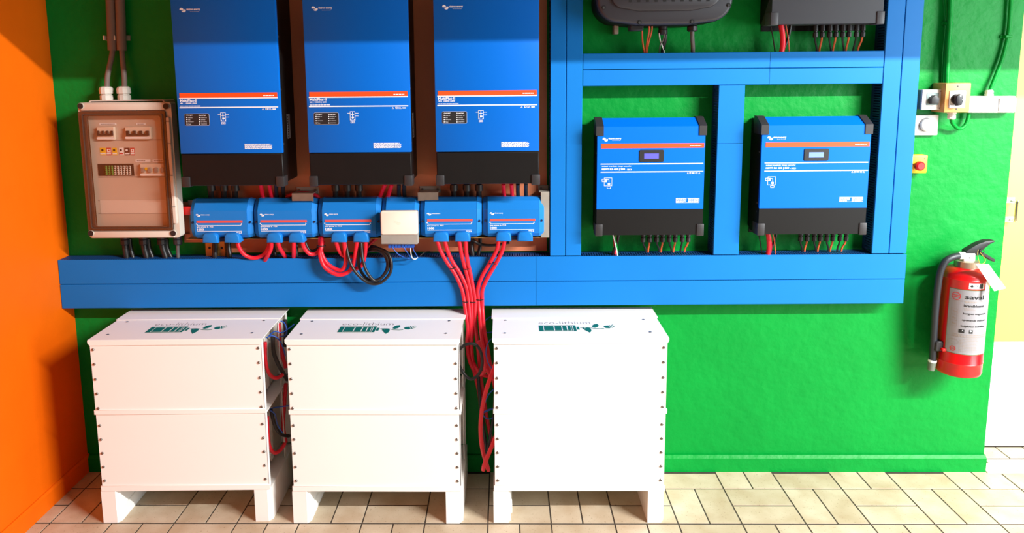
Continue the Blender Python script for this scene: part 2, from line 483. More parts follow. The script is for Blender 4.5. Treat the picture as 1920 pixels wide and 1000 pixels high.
S1 = math.radians(.13)
duct('cable_duct', (XL + .002, 3.485), .8985, 1.0065, False, [1.943], 'long blue cable duct across the wall, upper run of the lower pair', S1)
duct('cable_duct', (XL + .002, 3.485), .7915, .8985, False, [1.943], 'long blue cable duct just above the white battery cabinets', S1)
duct('cable_duct', (1.0105, 2.30), 2.0005, 2.0655, True, [], 'vertical blue cable duct beside the brown board, left one of its pair')
duct('cable_duct', (1.0105, 2.30), 2.0655, 2.1325, True, [], 'vertical blue cable duct beside the brown board, right one of its pair')
duct('cable_duct', (1.0135, 2.30), 3.339, 3.411, True, [], 'vertical blue cable duct near the wall switches, left one of its pair')
duct('cable_duct', (1.0135, 2.30), 3.411, 3.484, True, [], 'vertical blue cable duct next to the wall switches, rightmost of all')
duct('cable_duct', (2.1335, 3.338), 1.781, 1.847, False, [2.885], 'blue horizontal cable duct under the upper inverters, upper one of its pair')
duct('cable_duct', (2.1335, 3.338), 1.7145, 1.781, False, [2.885], 'blue horizontal cable duct above the charge controllers, lower one of its pair')
duct('cable_duct', (1.0115, 1.714), 2.682, 2.790, True, [1.478], 'wide vertical blue cable duct between the two blue charge controllers')

# ------------------------------------------------------------------ brown mounting board
bd0 = .428
tag(B().box(.545, 1.992, -.018, -.0005, 1.0135, 2.30, .001).done('mounting_board', 'board_brown', smooth=0), 'brown painted plywood board behind the three large inverters', 'board')

tag(B().box(bd0, .512, -.018, -.0005, 1.06, 1.236, .001).box(bd0 + .01, .512, -.030, -.018, 1.075, 1.1, .001).done('wood_batten', 'board_brown', smooth=0), 'short brown wooden batten between the breaker box and the first bus module', 'batten')

# ------------------------------------------------------------------ three large blue inverters
IY = -0.23


def make_inverter(X, label):
    W = .405; zb, zm, zt = 1.3375, 1.4665, 2.148
    t = thing('inverter', (X + W / 2, -.12, zb), label, 'inverter', 'large blue inverters on the brown board')
    B().box(X + .004, X + W - .004, IY + .012, -.0185, zb + .006, zt - .004, .003).done('chassis', 'black_metal', t)
    B().box(X, X + W, IY, IY + .02, zm, zt, .0025, 2).done('front_cover', 'inverter_blue', t)
    B().box(X + .001, X + W - .001, IY + .001, IY + .03, zb, zm - .001, .003).done('lower_cover', 'black_metal', t)
    for s in (0, 1):
        x0 = X - .003 if s == 0 else X + W - .031
        B().box(x0, x0 + .034, IY - .004, IY + .05, zb - .005, zb + .037, .004, 2).done('corner_cap', 'cap_plastic', t)
    y = IY - .0003
    def q(px, py): v = at(px, py, IY); return v.x - 1.5446 + X, v.z
    def R(b, x0, z0, x1, z1):
        a, c = q(x0, z0); d, e = q(x1, z1); b.box(a, d, y - .0008, y, min(c, e), max(c, e)); return b
    # stripe and rules
    st = R(B(), 821, 170.5, 1006.5, 178).done('stripe', 'stripe_orange', t, 0)
    b = B(); R(b, 820, 179.4, 1007, 179.95); R(b, 820, 196.95, 1007, 197.4)
    b.done('printed_rule', 'print_white', t, 0)
    (a, c), (d, e) = q(829, 18), q(841, 9); swoosh(B(), a, d, c, e, y).done('logo', 'print_white', t, 0)
    (a, c), (d, e) = q(842, 15), q(868, 10); text('victron energy', a, d, c, e, y, 'print_white', t, bold=.03)
    (a, c), (d, e) = q(849, 17), q(866, 15.8); text('BLUE POWER', a, d, c, e, y, 'print_grey', t)
    (a, c), (d, e) = q(821.5, 187.3), q(853, 181.8); text('MultiPlus-II', a, d, c, e, y, 'print_white', t, bold=.02)
    (a, c), (d, e) = q(821.5, 191.6), q(853, 188.2); text('48 | 15000 | 200', a, d, c, e, y, 'print_white', t, bold=.03)
    b = B(); (a, c), (d, e) = q(821.5, 196), q(860, 194); dash_lines(b, a, d, c, e, 1, y, .8, 3)
    (a, c), (d, e) = q(980, 176.3), q(1002, 173.8); dash_lines(b, a, d, c, e, 1, y - .001, .8, 4)
    (a, c), (d, e) = q(940, 276.5), q(992, 266); dash_lines(b, a, d, c, e, 5, y, .72, 5)
    b.done('small_print', 'print_white', t, 0)
    b = B()
    for k, x in enumerate((978, 992.5)): a, c = q(x, 202); tri(b, a, c, .0075, y)
    R(b, 983, 202, 984, 198.6); R(b, 986, 202, 987, 198.6); R(b, 983, 199.4, 987, 198.6); R(b, 983, 202, 987, 201.2)
    R(b, 996, 201.5, 1002.5, 199.4)
    b.done('safety_marks', 'print_white', t, 0)
    (a, c), (d, e) = q(987.6, 202), q(991, 198.8); text('CE', a, d, c, e, y, 'print_white', t)
    # indicator panel
    (a, c), (d, e) = q(829.5, 231.5), q(875, 209.2)
    B().prism(rrect(a - .001, d + .001, c - .001, e + .001, .006), 'y', y - .0004, y).done('panel_border', 'print_grey', t)
    pn = B().prism(rrect(a, d, c, e, .005), 'y', y - .0012, y).done('indicator_panel', 'black_plastic', t)
    y2 = y - .0016
    for s, x0, x1 in (('charger', 832, 845), ('inverter', 856, 870)):
        (a, c), (d, e) = q(x0, 213.5), q(x1, 210.8); text(s, a, d, c, e, y2, 'print_white', pn, bold=.02)
    b = B()
    for r_, zz in enumerate((216.5, 220.4, 224.5, 228.7)):
        for s, x0 in enumerate((833, 857)):
            a, c = q(x0, zz); b.disc((a, y2, c), 'y', .0021, .0006, 8)
    b.done('indicator_light', 'print_white', pn)
    for row, zz in enumerate((216.5, 220.4, 224.5, 228.7)):
        for s, x0 in enumerate((835.5, 859.5)):
            wd = (('mains on', 'inverter on'), ('bulk', 'overload'), ('absorption', 'low battery'), ('float', 'temperature'))[row][s]
            (a, c), (d, e) = q(x0, zz + 1.1), q(x0 + len(wd) * 1.02, zz - 1.1); text(wd, a, d, c, e, y2, 'print_grey', pn)
    # wiring diagram
    b = B()
    (a, c), (d, e) = q(897, 224), q(906.5, 206.8); b.ring([(a, c), (d, c), (d, e), (a, e)], [(a + .0015, c + .0015), (d - .0015, c + .0015), (d - .0015, e - .0015), (a + .0015, e - .0015)], 'y', y - .0008, y)
    R(b, 892, 210, 897, 210.7); R(b, 906, 210, 913, 210.7); R(b, 906, 215.2, 913, 215.9); R(b, 901, 208, 902, 222); R(b, 899, 212, 904.5, 213.2); R(b, 900, 217, 904.5, 219.5)
    R(b, 897.4, 221, 899, 223.6); R(b, 904.6, 221, 906.2, 223.6)
    (a, c), (d, e) = q(898, 229), q(905.5, 225.4); b.ring([(a, c), (d, c), (d, e), (a, e)], [(a + .0012, c + .0012), (d - .0012, c + .0012), (d - .0012, e - .0012), (a + .0012, e - .0012)], 'y', y - .0008, y)
    R(b, 900, 227.6, 903.6, 226.6)
    b.done('wiring_diagram', 'print_white', t, 0)
    # side screws and rating label
    b = B()
    for zz in (1.92, 1.69, 1.50): b.disc((X + W + .0005 - .004, IY + .012, zz), 'y', .0035, .002, 8)
    for zz in (1.92, 1.715, 1.50):
        for sx in (X + .0035, X + W - .0035):
            d_ = -.0022 if sx < X + .1 else .0022
            b.tube([(sx, IY + .03, zz), (sx + d_, IY + .03, zz)], .004, 8)
    b.done('screw', 'screw_steel', t)
    xs = X + W - .004
    lb = B().box(xs, xs + .0006, -.135, -.095, 1.515, 1.615).done('rating_label', 'print_grey', t, 0)
    b = B()
    for k in range(9): b.box(xs + .0006, xs + .001, -.131, -.121, 1.52 + k * .01, 1.526 + k * .01)
    b.done('barcode', 'ink_black', lb, 0)
    return t


inv = make_inverter(1.5446, 'large blue inverter nearest the vertical blue ducts, above the rightmost bus module')
copy_thing(inv, (1.0423 - 1.5446, 0, 0), 'large blue inverter in the middle of the brown board')
copy_thing(inv, (.5326 - 1.5446, 0, 0), 'large blue inverter right beside the grey breaker box')

# thick leads leaving the inverters, running behind the bus modules
CN = {'red': 'cable_red', 'black': 'cable_black', 'grey': 'cable_grey', 'orange': 'cable_orange', 'blue': 'wire_blue', 'white': 'wire_white'}
ORD = ['first', 'second', 'third', 'fourth', 'fifth', 'sixth', 'seventh', 'eighth', 'ninth']


def cable(name, colour, pts, r, label, group=None, n=8, sub=6, cat='cable'):
    """pts: (pixel x, pixel y, depth Y)"""
    P = [at(x, y, Y) for x, y, Y in pts]
    o = B().tube(spline(P, sub), r, 12 if r > .006 else n).done(name, CN.get(colour, colour), smooth=80)
    return tag(o, label, cat, group)


for k, (wh, bl, rd, bk) in enumerate((('inverter beside the breaker box', (396, 420, 441), ((489, 494), (505, 511)), (518, 531)),
                                      ('middle inverter', (629, 651, 673), ((722, 708), (735, 724)), (748, 758)),
                                      ('inverter nearest the vertical ducts', (851, 875, 898), ((944, 946), (959, 961)), (971, 986)))):
    for i, x in enumerate(bl):
        o = cable('inverter_cable', 'black', [(x, 345, -.06), (x, 362, -.045), (x, 378, -.037), (x, 400, -.034)], .0115, 'thick black lead under the %s, %s of three from the left' % (wh, ORD[i]), 'black leads under the inverters')
        p = at(x, 350, -.058)
        b = B().cyl((p.x, p.y, p.z + .008), (p.x, p.y - .0, p.z - .018), .0165, 12); b.done('cable_gland', 'black_plastic', o)
    for i, (xa, xb) in enumerate(rd):
        cable('battery_cable', 'red', [(xa, 345, -.10), ((xa + xb) / 2, 362, -.06), (xb, 380, -.037), (xb, 400, -.034)], .0085, 'red lead under the %s, %s of two from the left' % (wh, ORD[i]), 'red leads under the inverters')
    for i, x in enumerate(bk):
        cable('battery_cable', 'black', [(x, 345, -.10), (x, 362, -.06), (x + 2, 380, -.037), (x + 2, 400, -.034)], .0085, 'thin black lead under the %s, %s of two from the left' % (wh, ORD[i]), 'thin black leads under the inverters')
cable('battery_cable', 'red', [(528, 385, -.04), (536, 370, -.045), (560, 363, -.05), (585, 364, -.05), (600, 374, -.045), (606, 390, -.04)], .0085, 'red cable arching behind the galvanised bracket between the first two inverters')

# ------------------------------------------------------------------ bus modules
LY = -0.12
LZ0, LZ1 = 1.098, 1.2605


def make_module(X0, X1, label, boots=True, printed=True):
    t = thing('bus_module', ((X0 + X1) / 2, -.08, LZ0), label, 'bus module', 'blue bus modules in a row under the inverters')
    c = .022 if X1 - X0 > .2 else .02
    prof = [(-.0505, LZ0 + .004), (LY + .018, LZ0), (LY + .004, LZ0 + .016), (LY, LZ0 + .03), (LY, LZ1 - .045), (LY + .022, LZ1 - .012), (LY + .04, LZ1), (-.0505, LZ1)]
    B().prism(prof, 'x', X0 + c, X1 - c).done('housing', 'module_blue', t, 15)
    prof2 = [(y + .006 if y < -.09 else y, z + (.001 if z > 1.2 else -.0)) for y, z in prof]
    for s in (0, 1):
        xa, xb = (X0 + .001, X0 + c - .0008) if s == 0 else (X1 - c + .0008, X1 - .001)
        ec = B()
        # bevelled towards the outer edge
        inn = [(y - .002 if y < -.06 else y, z) for y, z in prof2]; out = [(y + .012 if y < -.06 else y, z - .006 if z > 1.2 else z + .004) for y, z in prof2]
        A, C = (out, inn) if s == 0 else (inn, out)
        va = [ec.bm.verts.new((xa, y, z)) for y, z in A]; vb = [ec.bm.verts.new((xb, y, z)) for y, z in C]; n = len(A)
        fs = [ec.bm.faces.new(va), ec.bm.faces.new(vb[::-1])] + [ec.bm.faces.new((va[i], vb[i], vb[(i + 1) % n], va[(i + 1) % n])) for i in range(n)]
        bmesh.ops.recalc_face_normals(ec.bm, faces=fs)
        e = ec.done('end_cap', 'module_blue', t, 15)
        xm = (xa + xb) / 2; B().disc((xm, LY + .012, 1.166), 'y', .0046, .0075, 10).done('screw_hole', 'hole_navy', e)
    if boots:
        for cx in (X0 + (X1 - X0) * .338, X0 + (X1 - X0) * .685):
            w_ = .064; z0, z1 = 1.083, 1.124
            poly = [(cx - w_ / 2, z0), (cx + w_ / 2, z0), (cx + w_ / 2, z0 + .016)] + [(cx + w_ / 2 - .018 + .018 * math.cos(a), z1 - .018 + .018 * math.sin(a)) for a in (.5, .9, 1.3)] + [(cx + w_ / 2 - .02, z1), (cx - w_ / 2 + .012, z1), (cx - w_ / 2 + .002, z1 - .01)]
            B().prism(poly, 'y', LY - .018, LY + .03, bev=.006, seg=2).done('cable_boot', 'module_blue', t, 50)
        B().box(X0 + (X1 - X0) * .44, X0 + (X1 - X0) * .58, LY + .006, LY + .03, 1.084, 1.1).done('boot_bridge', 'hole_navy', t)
    if printed:
        y = LY - .0003; SX = (X1 - X0) / .2545
        def q(px, py): v = at(px, py, LY); return X0 + (v.x - 1.4612) * SX * .982, v.z - .0005
        def R(b, x0, z0, x1, z1):
            a, c_ = q(x0, z0); d, e = q(x1, z1); b.box(a, d, y - .0007, y, min(c_, e), max(c_, e)); return b
        R(B(), 801.5, 411, 887, 415).done('stripe', 'stripe_faded', t, 0)
        (a, c_), (d, e) = q(800.5, 404), q(809, 398.6); swoosh(B(), a, d, c_, e, y).done('logo', 'print_white', t, 0)
        (a, c_), (d, e) = q(809.5, 402), q(826, 399); text('victron energy', a, d, c_, e, y, 'print_white', t, bold=.03)
        b = B(); R(b, 803, 420.0, 883.5, 420.5); R(b, 802.6, 418.6, 803.6, 420.7); R(b, 883, 418.6, 884, 420.7); R(b, 802, 431, 885, 431.5)
        for x, s in ((800, -1), (884.2, 1)):
            a, c_ = q(x, 417.6)
            b.prism([(a, c_ - .004), (a + .0045, c_), (a, c_ + .004)] if s > 0 else [(a + .004, c_ - .004), (a - .0005, c_), (a + .004, c_ + .004)], 'y', y - .0007, y)
        b.done('printed_rule', 'print_white', t, 0)
        (a, c_), (d, e) = q(801.7, 424.9), q(832, 421.7); text('lynx power in  M10', a, d, c_, e, y, 'print_white', t, bold=.03)
        (a, c_), (d, e) = q(802, 430.2), q(814.5, 426); text('1000', a, d, c_, e, y, 'print_white', t, bold=.04)
        (a, c_), (d, e) = q(874.5, 435.2), q(885, 432.3); text('IP22', a, d, c_, e, y, 'print_white', t, bold=.03)
    return t


MODX = [(.4985, .7625), (.7655, 1.0315), (1.0345, 1.2995), (1.4605, 1.7185), (1.7205, 1.9765)]
mods = ['blue bus module next to the grey breaker box, leftmost in the row', 'blue bus module second from the breaker box, under a galvanised bracket', 'blue bus module left of the small cream box, above the coiled black cable',
        'blue bus module right of the small cream box with four red cables below', 'blue bus module at the right end of the row, beside the vertical duct']
for (a, b_), lb in zip(MODX, mods): make_module(a, b_, lb)
make_module(1.3015, 1.4585, 'narrow blue bus module mostly hidden behind the small cream box', False, False)
# metal carrier behind them
t = thing('module_carrier', (1.24, -.045, 1.085), 'galvanised steel rail behind the row of blue bus modules', 'rail')
B().box(.47, 2.0, -.0495, -.0465, 1.088, 1.25, 0).done('rail_plate', 'galvanised', t, 0)
B().box(.47, 1.995, LY + .03, -.0495, 1.0885, 1.0905).done('rail_lip', 'zinc_yellow', t, 0)
for xa, xb, lb in ((556, 597, 'galvanised bracket between the first and second inverters'), (787, 826, 'galvanised bracket between the second and third inverters'), (1009, 1028, 'tall galvanised bracket at the right end of the bus modules')):
    A = at(xa, 352, -.02).x; C = at(xb, 352, -.02).x; zt = at(800, 349, -.02).z; zf = at(800, 362, -.09).z
    t = thing('bracket', ((A + C) / 2, -.05, zf), lb, 'bracket', 'galvanised brackets above the bus modules')
    C = min(C, 1.998)
    B().box(A, C, -.021, -.0185, zf - .01, zt, .0008).done('wall_tab', 'galvanised', t, 0)
    if xa < 1000:
        B().box(A, C - .004, -.092, -.0185, zf, zf + .0022).done('shelf_plate', 'galvanised', t, 0)
        B().box(A, C - .004, -.0935, -.0912, zf - .032, zf + .0022).done('front_flange', 'galvanised', t, 0)
    else:
        B().box(A + .002, C, -.092, -.0185, zf, zf + .0022).done('shelf_plate', 'galvanised', t, 0)
        B().box(A + .008, C, -.0935, -.0912, 1.09, zf + .0022).done('front_flange', 'galvanised', t, 0)
    s1 = B()
    for xx in ((A + .012, C - .012) if xa < 1000 else (A + .012,)): s1.disc((xx, -.021, zt - .012), 'y', .0048, .003, 8)
    s1.done('screw', 'screw_steel', t)
a, c = at(337, 387, -.07), at(352, 402, -.07)
tag(B().box(a.x, .4995, -.09, -.05, c.z, a.z, .002).done('busbar_cover', 'red_plastic'), 'small red plastic cover at the left end of the bus modules', 'cover')
t = thing('zinc_strap', (.6, -.03, 1.03), 'yellowish zinc strap with holes under the leftmost bus module', 'strap')
a, c = at(384, 452, -.03), at(424, 482, -.03)
B().box(a.x, c.x, -.032, -.0185, c.z, a.z, .003).done('plate', 'zinc_yellow', t)
b = B()
for x, y in ((393, 465), (416, 465)): p = at(x, y, -.032); b.disc((p.x, -.0322, p.z), 'y', .0055, .0008, 10)
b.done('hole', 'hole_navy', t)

# small cream box in front of the narrow module
a, c = at(713, 396, -.165), at(783, 440, -.165); a2, c2 = at(713, 440, -.16), at(784, 458, -.16)
t = thing('control_box', ((a.x + c.x) / 2, -.14, c2.z), 'small cream box with embossed mark on a grey base between bus modules', 'control box')
B().prism(rrect(a.x + .001, c.x + .001, c.z, a.z, .008), 'y', -.168, -.15, bev=.004, seg=2).done('cream_lid', 'box_cream', t)
B().box(a2.x + .002, c2.x, -.163, LY - .0006, c2.z, a.z - .004, .003).done('grey_base', 'box_grey', t)
b = B(); cx, cz = (a.x + c.x) / 2 - .004, (a.z + c.z) / 2
swoosh(b, cx - .014, cx + .014, cz - .008, cz + .010, -.1678); b.done('embossed_mark', 'box_cream', t, 0)
cc = B()
for k in range(8): x = a2.x + .03 + k * .0135; cc.box(x, x + .011, -.15, -.128, c2.z - .018, c2.z)
cc.done('terminal_block', 'wire_blue', t)
for i, (cl, pts, lb) in enumerate((
    ('blue', [(732, 456, -.14), (737, 466, -.15), (748, 478, -.145), (762, 484, -.11), (768, 486, -.10)], 'thin blue wire curving out of the cream box, longest of the wires'),
    ('blue', [(756, 456, -.14), (759, 467, -.15), (766, 477, -.14), (771, 484, -.10)], 'thin blue wire under the middle of the cream box'),
    ('white', [(770, 458, -.14), (770, 472, -.15), (773, 484, -.14), (779, 486, -.13), (783, 483, -.10)], 'thin white wire looping under the cream box'),
    ('blue', [(774, 456, -.14), (775, 468, -.145), (780, 477, -.13), (783, 482, -.10)], 'thin blue wire beside the white wire under the cream box'),
    ('black', [(787, 481, -.09), (795, 474, -.08), (804, 472, -.07), (812, 474, -.05)], 'thin dark wire arching right of the white wire'))):
    cable('control_wire', cl, pts, .0022, lb, None, 6, 5, 'wire')

# ------------------------------------------------------------------ red and black cables below the modules
G = 'red cables under the bus modules'
Q = -.105
cable('battery_cable', 'red', [(445, 452, -.11), (449, 466, -.11), (460, 479, -.10), (477, 484, -.09), (494, 478, -.085), (503, 465, -.08), (507, 450, -.07)], .0085, 'red cable hanging in a loop under the leftmost bus module', G)
cable('battery_cable', 'red', [(509, 452, -.125), (508, 466, -.12), (503, 478, -.11), (498, 487, -.086), (497, 495, -.07)], .0085, 'short red cable entering the duct under the second module, first from left', G)
cable('battery_cable', 'red', [(521, 452, -.125), (524, 464, -.12), (530, 474, -.10), (535, 482, -.07)], .0085, 'short red cable entering the duct under the second module, second from left', G)
cable('battery_cable', 'red', [(551, 452, -.125), (551, 464, -.12), (551, 476, -.10), (551, 484, -.07)], .0085, 'short straight red cable under the second boot of the second module', G)
cable('battery_cable', 'red', [(567, 452, -.125), (570, 464, -.12), (580, 476, -.11), (592, 476, -.10), (601, 466, -.09), (606, 452, -.08)], .0085, 'red cable hooking from the second to the third bus module', G)
A1 = cable('battery_cable', 'red', [(600, 445, -.08), (601, 462, -.10), (604, 478, -.11), (614, 495, -.115), (632, 506, -.115), (643, 505, -.118), (648, 492, -.12), (647, 472, -.12), (645, 452, -.125)], .0085, 'red cable looping over the duct under the third module, inner loop', G)
cable('battery_cable', 'red', [(604, 445, -.085), (603, 462, -.11), (600, 478, -.12), (608, 500, -.125), (626, 513, -.125), (642, 515, -.122), (658, 506, -.12), (664, 488, -.12), (670, 452, -.125)], .0085, 'red cable looping over the duct under the third module, lowest loop', G)
cable('battery_cable', 'red', [(630, 452, -.125), (634, 466, -.115), (643, 479, -.105), (657, 482, -.10), (670, 477, -.085), (678, 465, -.07)], .0085, 'red cable bending right behind the loops under the third module', G)
cable('battery_cable', 'red', [(686, 452, -.125), (685, 470, -.12), (682, 488, -.112), (676, 500, -.105), (664, 505, -.104), (655, 502, -.104)], .0085, 'red cable curving behind the black coil under the third module', G)
cable('battery_cable', 'red', [(707, 446, -.07), (697, 455, -.085), (690, 464, -.09), (684, 474, -.08)], .007, 'dark red cable slanting behind the right boot of the third module', G)
p = at(602, 461, -.105)
B().tube([(p.x + .018 * math.cos(k * PI / 5), p.y + .014 * math.sin(k * PI / 5), p.z + .001 * math.sin(k)) for k in range(10)], .0022, 6, True).done('cable_tie', 'cable_black', A1)
cable('coiled_cable', 'black', [(648, 455, -.11), (655, 488, -.135), (668, 512, -.14), (690, 530, -.14), (712, 531, -.14), (730, 515, -.135), (734, 495, -.13), (727, 475, -.12), (708, 466, -.105), (690, 467, -.09)], .0066, 'black cable hanging in a wide coil in front of the duct, outer turn', 'coiled black cables')
cable('coiled_cable', 'black', [(675, 456, -.12), (672, 482, -.122), (675, 505, -.125), (690, 524, -.125), (710, 524, -.125), (724, 508, -.122), (726, 490, -.118), (716, 474, -.11), (700, 469, -.10), (688, 472, -.09)], .0066, 'black cable hanging in a coil in front of the duct, inner turn', 'coiled black cables')
cable('coiled_cable', 'black', [(677, 456, -.125), (680, 486, -.14), (688, 510, -.145), (703, 527, -.14), (719, 517, -.13), (729, 497, -.125), (722, 476, -.115), (705, 464, -.10), (690, 462, -.085)], .0066, 'black cable hanging in a coil in front of the duct, middle turn', 'coiled black cables')
for i, (x, xx, r) in enumerate(((403, 403, .0115), (428, 430, .0115), (512, 516, .008), (556, 556, .008), (884, 886, .011), (900, 897, .008))):
    cable('battery_cable', 'black', [(x, 445, -.035), (x, 462, -.04), (xx, 478, -.05), (xx, 492, -.05)], r, 'black cable dropping behind the bus modules into the duct, %s from left' % ORD[i], 'black cables dropping into the duct')
cable('battery_cable', 'black', [(572, 455, -.08), (580, 470, -.08), (592, 470, -.075), (604, 458, -.07)], .0075, 'black cable hooking behind the red one between the second and third modules')
cable('battery_cable', 'black', [(884, 449, -.06), (900, 458, -.06), (925, 460, -.06), (955, 455, -.05)], .006, 'thin black cable sagging behind the two right bus modules')

# main red cables down to the batteries
MR = [
    [(820, 452, -.125), (826, 470, -.12), (838, 492, -.11), (853, 514, -.106), (865, 540, -.106), (870, 562, -.108), (873, 585, -.12), (877, 615, -.13), (876, 645, -.14), (880, 674, -.15), (891, 698, -.18), (903, 702, -.24), (910, 690, -.25), (905, 660, -.27), (897, 640, -.28)],
    [(834, 452, -.125), (839, 470, -.12), (849, 492, -.11), (862, 512, -.106), (874, 538, -.106), (878, 562, -.108), (880, 585, -.12), (882, 615, -.13), (880, 645, -.13), (886, 676, -.14), (897, 697, -.2), (913, 705, -.18), (925, 700, -.16)],
    [(861, 452, -.125), (864, 470, -.12), (869, 492, -.11), (875, 514, -.106), (881, 540, -.106), (884, 562, -.108), (885, 585, -.115), (886, 615, -.13), (884, 650, -.14), (888, 690, -.15), (899, 740, -.16), (905, 800, -.16), (911, 850, -.16)],
    [(873, 452, -.125), (874, 470, -.12), (877, 492, -.11), (882, 514, -.106), (887, 540, -.106), (891, 562, -.108), (891, 585, -.115), (892, 615, -.13), (897, 660, -.14), (903, 720, -.15), (912, 780, -.16), (922, 830, -.17)],
    [(935, 452, -.125), (931, 470, -.12), (918, 494, -.11), (904, 518, -.106), (896, 542, -.106), (897, 562, -.108), (899, 585, -.12), (902, 620, -.17), (907, 660, -.22), (913, 690, -.25), (922, 708, -.27), (930, 712, -.27)],
    [(946, 452, -.125), (942, 470, -.12), (930, 494, -.11), (916, 518, -.106), (905, 542, -.106), (904, 562, -.108), (905, 585, -.12), (908, 620, -.17), (914, 655, -.2), (920, 690, -.2), (929, 730, -.18)]]
mro = []
for i, pts in enumerate(MR):
    mro.append(cable('battery_cable', 'red', pts, .0083, 'long red cable from bus module down to the batteries, %s from left' % ORD[i], 'six long red battery cables'))


def tie(parent, x0, x1, y, Y, dy=0):
    a, b = at(x0, y, Y), at(x1, y + dy, Y); c = (a + b) / 2; h = (b - a) / 2
    pts = [c + h * math.cos(k * PI / 6) + Vector((0, .0115 * math.sin(k * PI / 6), 0)) for k in range(12)]
    B().tube(pts, .0021, 6, True).done('cable_tie', 'cable_black', parent)


tie(mro[0], 842.5, 857, 504, -.108, -4); tie(mro[2], 868, 881, 504.5, -.108, -1); tie(mro[4], 917, 931, 493, -.113, 2)
tie(mro[1], 867, 880.5, 565.5, -.108, 0); tie(mro[3], 880.5, 893.5, 566, -.108, 0); tie(mro[5], 892.5, 907, 561.5, -.108, 0)
GG = 'cables in the gap between the middle and right batteries'
cable('battery_cable', 'red', [(934, 664, -.32), (927, 688, -.33), (917, 715, -.34), (906, 755, -.34), (901, 800, -.33), (904, 840, -.32), (912, 870, -.30), (916, 882, -.28)], .0085, 'red cable bowing down the gap between the middle and right batteries', GG)
cable('battery_cable', 'red', [(936, 800, -.34), (926, 828, -.35), (916, 852, -.35), (908, 872, -.35), (906, 882, -.345)], .0085, 'red cable slanting down to a cut end above the floor', GG)
cable('battery_cable', 'black', [(856, 660, -.3), (874, 646, -.31), (892, 647, -.31), (902, 662, -.31), (904, 685, -.31), (896, 704, -.31), (882, 711, -.31), (868, 698, -.3), (856, 676, -.3)], .0062, 'black cable looped between the middle and right batteries', GG)
cable('battery_cable', 'black', [(897, 700, -.18), (899, 740, -.18), (905, 790, -.18), (912, 842, -.18), (914, 868, -.18)], .007, 'black cable hanging straight down the gap between the batteries', GG)
cable('battery_cable', 'black', [(930, 760, -.2), (922, 800, -.2), (915, 840, -.2), (910, 862, -.2)], .006, 'black cable slanting behind the red ones in the gap', GG)
for i, pts in enumerate(([(929, 593, -.11), (915, 597, -.12), (902, 612, -.14), (900, 621, -.15), (914, 624, -.15), (930, 622, -.14)],
                         [(931, 631, -.3), (917, 640, -.31), (911, 660, -.31), (916, 682, -.3), (926, 694, -.29), (934, 692, -.28)],
                         [(932, 726, -.3), (918, 738, -.31), (908, 758, -.32), (901, 776, -.32), (912, 772, -.31), (933, 763, -.3)],
                         [(932, 764, -.25), (912, 770, -.25), (905, 777, -.25), (914, 786, -.25), (924, 784, -.25)])):
    cable('sensor_wire', 'blue', pts, .0022, 'thin blue wire beside the right battery, %s from the top' % ORD[i], 'blue wires beside the right battery', 6, 6, 'wire')

# ------------------------------------------------------------------ breaker box
t = thing('breaker_box', (.28, -.075, 1.112), 'grey wall breaker box with a smoked see-through door full of breakers', 'breaker box')
BX0, BX1, BZ0, BZ1, BY = .09, .469, 1.109, 1.668, -.15
def rect(x0, x1, z0, z1): return [(x0, z0), (x1, z0), (x1, z1), (x0, z1)]
B().ring(rrect(BX0 + .02, BX1 - .045, BZ0 - .006, BZ1 + .008, .01), rrect(BX0 + .024, BX1 - .049, BZ0 - .002, BZ1 + .004, .008), 'y', -.10, -.0005).done('back_case', 'enclosure_grey', t)
B().ring(rrect(BX0, BX1, BZ0, BZ1, .012), rrect(BX0 + .012, BX1 - .03, BZ0 + .034, BZ1 - .036, .006), 'y', BY + .006, -.098).done('cover_frame', 'enclosure_grey', t)
for z0, z1 in ((BZ0 + .002, BZ0 + .03), (BZ1 - .032, BZ1 - .002)):
    B().box(BX0 + .012, BX1 - .022, BY - .001, BY + .01, z0, z1, .004, 2).done('frame_bar', 'enclosure_grey', t)
B().box(BX0 + .026, BX1 - .022, -.125, -.121, BZ0 + .002, BZ1 - .002).done('inner_panel', 'inner_panel', t, 0)
pane = B().prism(rrect(BX0 + .002, BX1 - .022, BZ0 + .033, BZ1 - .034, .008), 'y', BY - .006, BY - .002, bev=.0015).done('door_pane', 'smoked_pane', t)
B().ring(rrect(BX0 + .002, BX1 - .022, BZ0 + .033, BZ1 - .034, .008), rrect(BX0 + .034, BX1 - .044, BZ0 + .050, BZ1 - .054, .01), 'y', BY - .0018, BY + .004).done('pane_rim', 'rim_brown', pane)
B().ring(rrect(BX0 + .018, BX1 - .032, BZ0 + .042, BZ1 - .045, .008), rrect(BX0 + .021, BX1 - .035, BZ0 + .045, BZ1 - .048, .008), 'y', BY - .0085, BY - .0062).done('pane_edge', 'rim_brown', pane)
B().box(BX1 - .022, BX1 - .006, BY - .004, BY + .01, BZ0 + .06, BZ1 - .06, .003).done('hinge_strip', 'enclosure_grey', t)
for z in (1.24, 1.37, 1.50, 1.59): B().box(BX1 - .04, BX1 - .006, BY - .0068, BY - .0052, z, z + .0016).done('hinge_line', 'rim_brown', t, 0)
for x, y in ((151, 199), (311.5, 199.5), (170.5, 437.5), (325, 437.5)):
    p = at(x, y, BY - .002); o = B().disc((p.x, BY + .002, p.z), 'y', .0125, .006, 14).done('screw_post', 'enclosure_grey', t); B().disc((p.x, BY - .004, p.z), 'y', .0118, .0012, 14).done('screw_head', 'black_plastic', o)
def qq(x, y): v = at(x, y, -.13); return v.x, v.z
def rb(m, x0, y0, x1, y1, d0, d1, bev=0):
    (a, c), (d, e) = qq(x0, y0), qq(x1, y1); m.box(a, d, d0, d1, min(c, e), max(c, e), bev); return m
